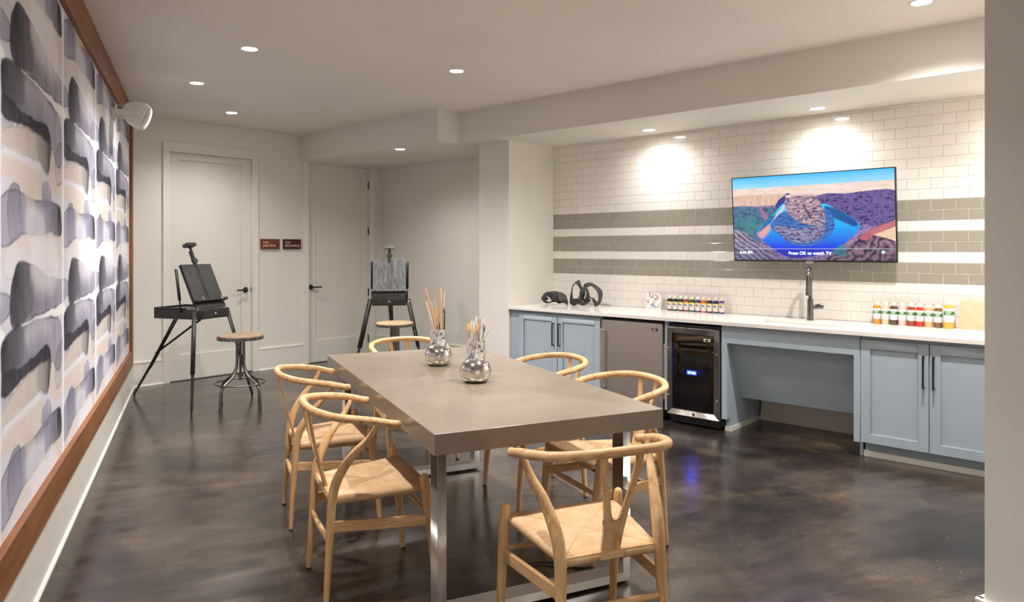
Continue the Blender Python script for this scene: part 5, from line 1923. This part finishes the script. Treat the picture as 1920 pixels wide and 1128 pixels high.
# ------------------------------------------------------------------ downlights
def downlight(label, fr, x, y, z, power, size=120, blend=0.9, radius=0.028, tilt=None, col=(1.0, 0.97, 0.945), group='round recessed ceiling downlights', lens=None):
    t = thing('ceiling_downlight', label, 'downlight', fr, (x, y, z), 0, group)
    m = MB()
    m.lathe([(0.052, -0.002), (0.060, -0.005), (0.066, -0.003), (0.067, 0.0), (0.052, 0.0), (0.052, -0.002)], 32, cap=False)
    m.build('trim_ring', M['trimpaint'], t)
    m = MB(); m.lathe([(0, -0.0012), (0.0525, -0.0012), (0.0525, -0.0004), (0, -0.0004)], 32); m.build('lens', lens or M['lens'], t)
    ld = bpy.data.lights.new('downlight_lamp', 'SPOT')
    ld.energy = power
    ld.spot_size = R(size)
    ld.spot_blend = blend
    ld.shadow_soft_size = radius
    ld.color = col
    lo = bpy.data.objects.new('downlight_lamp', ld)
    link(lo)
    lo.parent = t
    lo.location = (0, 0, -0.012)
    return t


GL = 'round recessed ceiling downlights'
PW = 215
for lab, x, y in (('downlight over the left easel, nearest the mural', 0.0, 6.557), ('downlight over the middle of the floor left of the table', 0.336, 5.29),
                  ('downlight nearest the left door', 0.327, 7.84), ('downlight at the ceiling centre, above the far end of the table', 1.86, 5.295),
                  ('downlight at the upper right, nearest the right wall', 3.745, 2.761),
                  ('downlight over the near left side of the table, above the frame', 0.336, 2.76), ('downlight over the near right of the table, above the frame', 1.86, 2.76),
                  ('added unseen fill downlight behind the camera near the mural wall', 0.336, 0.0),  # lamps behind the camera are added, unseen, as frontal fill
                  ('added unseen fill downlight farthest behind the camera, near the mural wall', 0.336, -2.0), ('added unseen fill downlight farthest behind the camera, in the middle', 1.3, -2.4)):
    near = y < 3 and x < 3
    p = PW*(0.7 if y < 1 else 0.75 if near else 0.36 if x < 0.1 else 0.42 if y > 7 else 1.15)
    downlight(lab, 'A', x, y, CE, p, 118 if near else 140, 1.0)
downlight('soffit downlight above the alcove, between door and pillar', 'B', 4.934, 6.107, SO, 75, 150, 1.0)
for lab, y in (('soffit downlight over the ink bottles on the worktop', 3.444), ('soffit downlight over the television', 1.953), ('soffit downlight hidden at the kitchen end', 0.56)):
    t = downlight(lab, 'B', 5.66, y, SO, 3, 92, 1.0, radius=0.06)
    ld = bpy.data.lights.new('downlight_lamp', 'SPOT')
    ld.energy, ld.spot_size, ld.spot_blend, ld.shadow_soft_size, ld.color = 38, R(166), 1.0, 0.05, (1.0, 0.97, 0.945)
    lo = link(bpy.data.objects.new('downlight_lamp', ld))
    lo.parent = t
    lo.location = (0, 0, -0.014)

# ------------------------------------------------------------------ world, camera, view
w = bpy.data.worlds.new('World')
bpy.context.scene.world = w
w.use_nodes = True
w.node_tree.nodes['Background'].inputs[0].default_value = (1.0, 0.93, 0.85, 1)
w.node_tree.nodes['Background'].inputs[1].default_value = 0.85
cam = bpy.data.cameras.new('camera')
co = bpy.data.objects.new('camera', cam)
link(co)
co.location = (0, 0, 1.43)
co.rotation_euler = (R(90), 0, 0)
cam.sensor_width = 36
cam.lens = 36*1340.5/1920
cam.shift_y = -97/1920
cam.clip_start = 0.05
sc = bpy.context.scene
sc.camera = co
sc.view_settings.view_transform = 'Standard'
sc.view_settings.look = 'None'
sc.view_settings.gamma = 1
sc.view_settings.use_curve_mapping = False
sc.view_settings.exposure = 0.28
sc.cycles.max_bounces = 10
sc.cycles.diffuse_bounces = 6
sc.cycles.sample_clamp_indirect = 6
sc.cycles.use_denoising = True
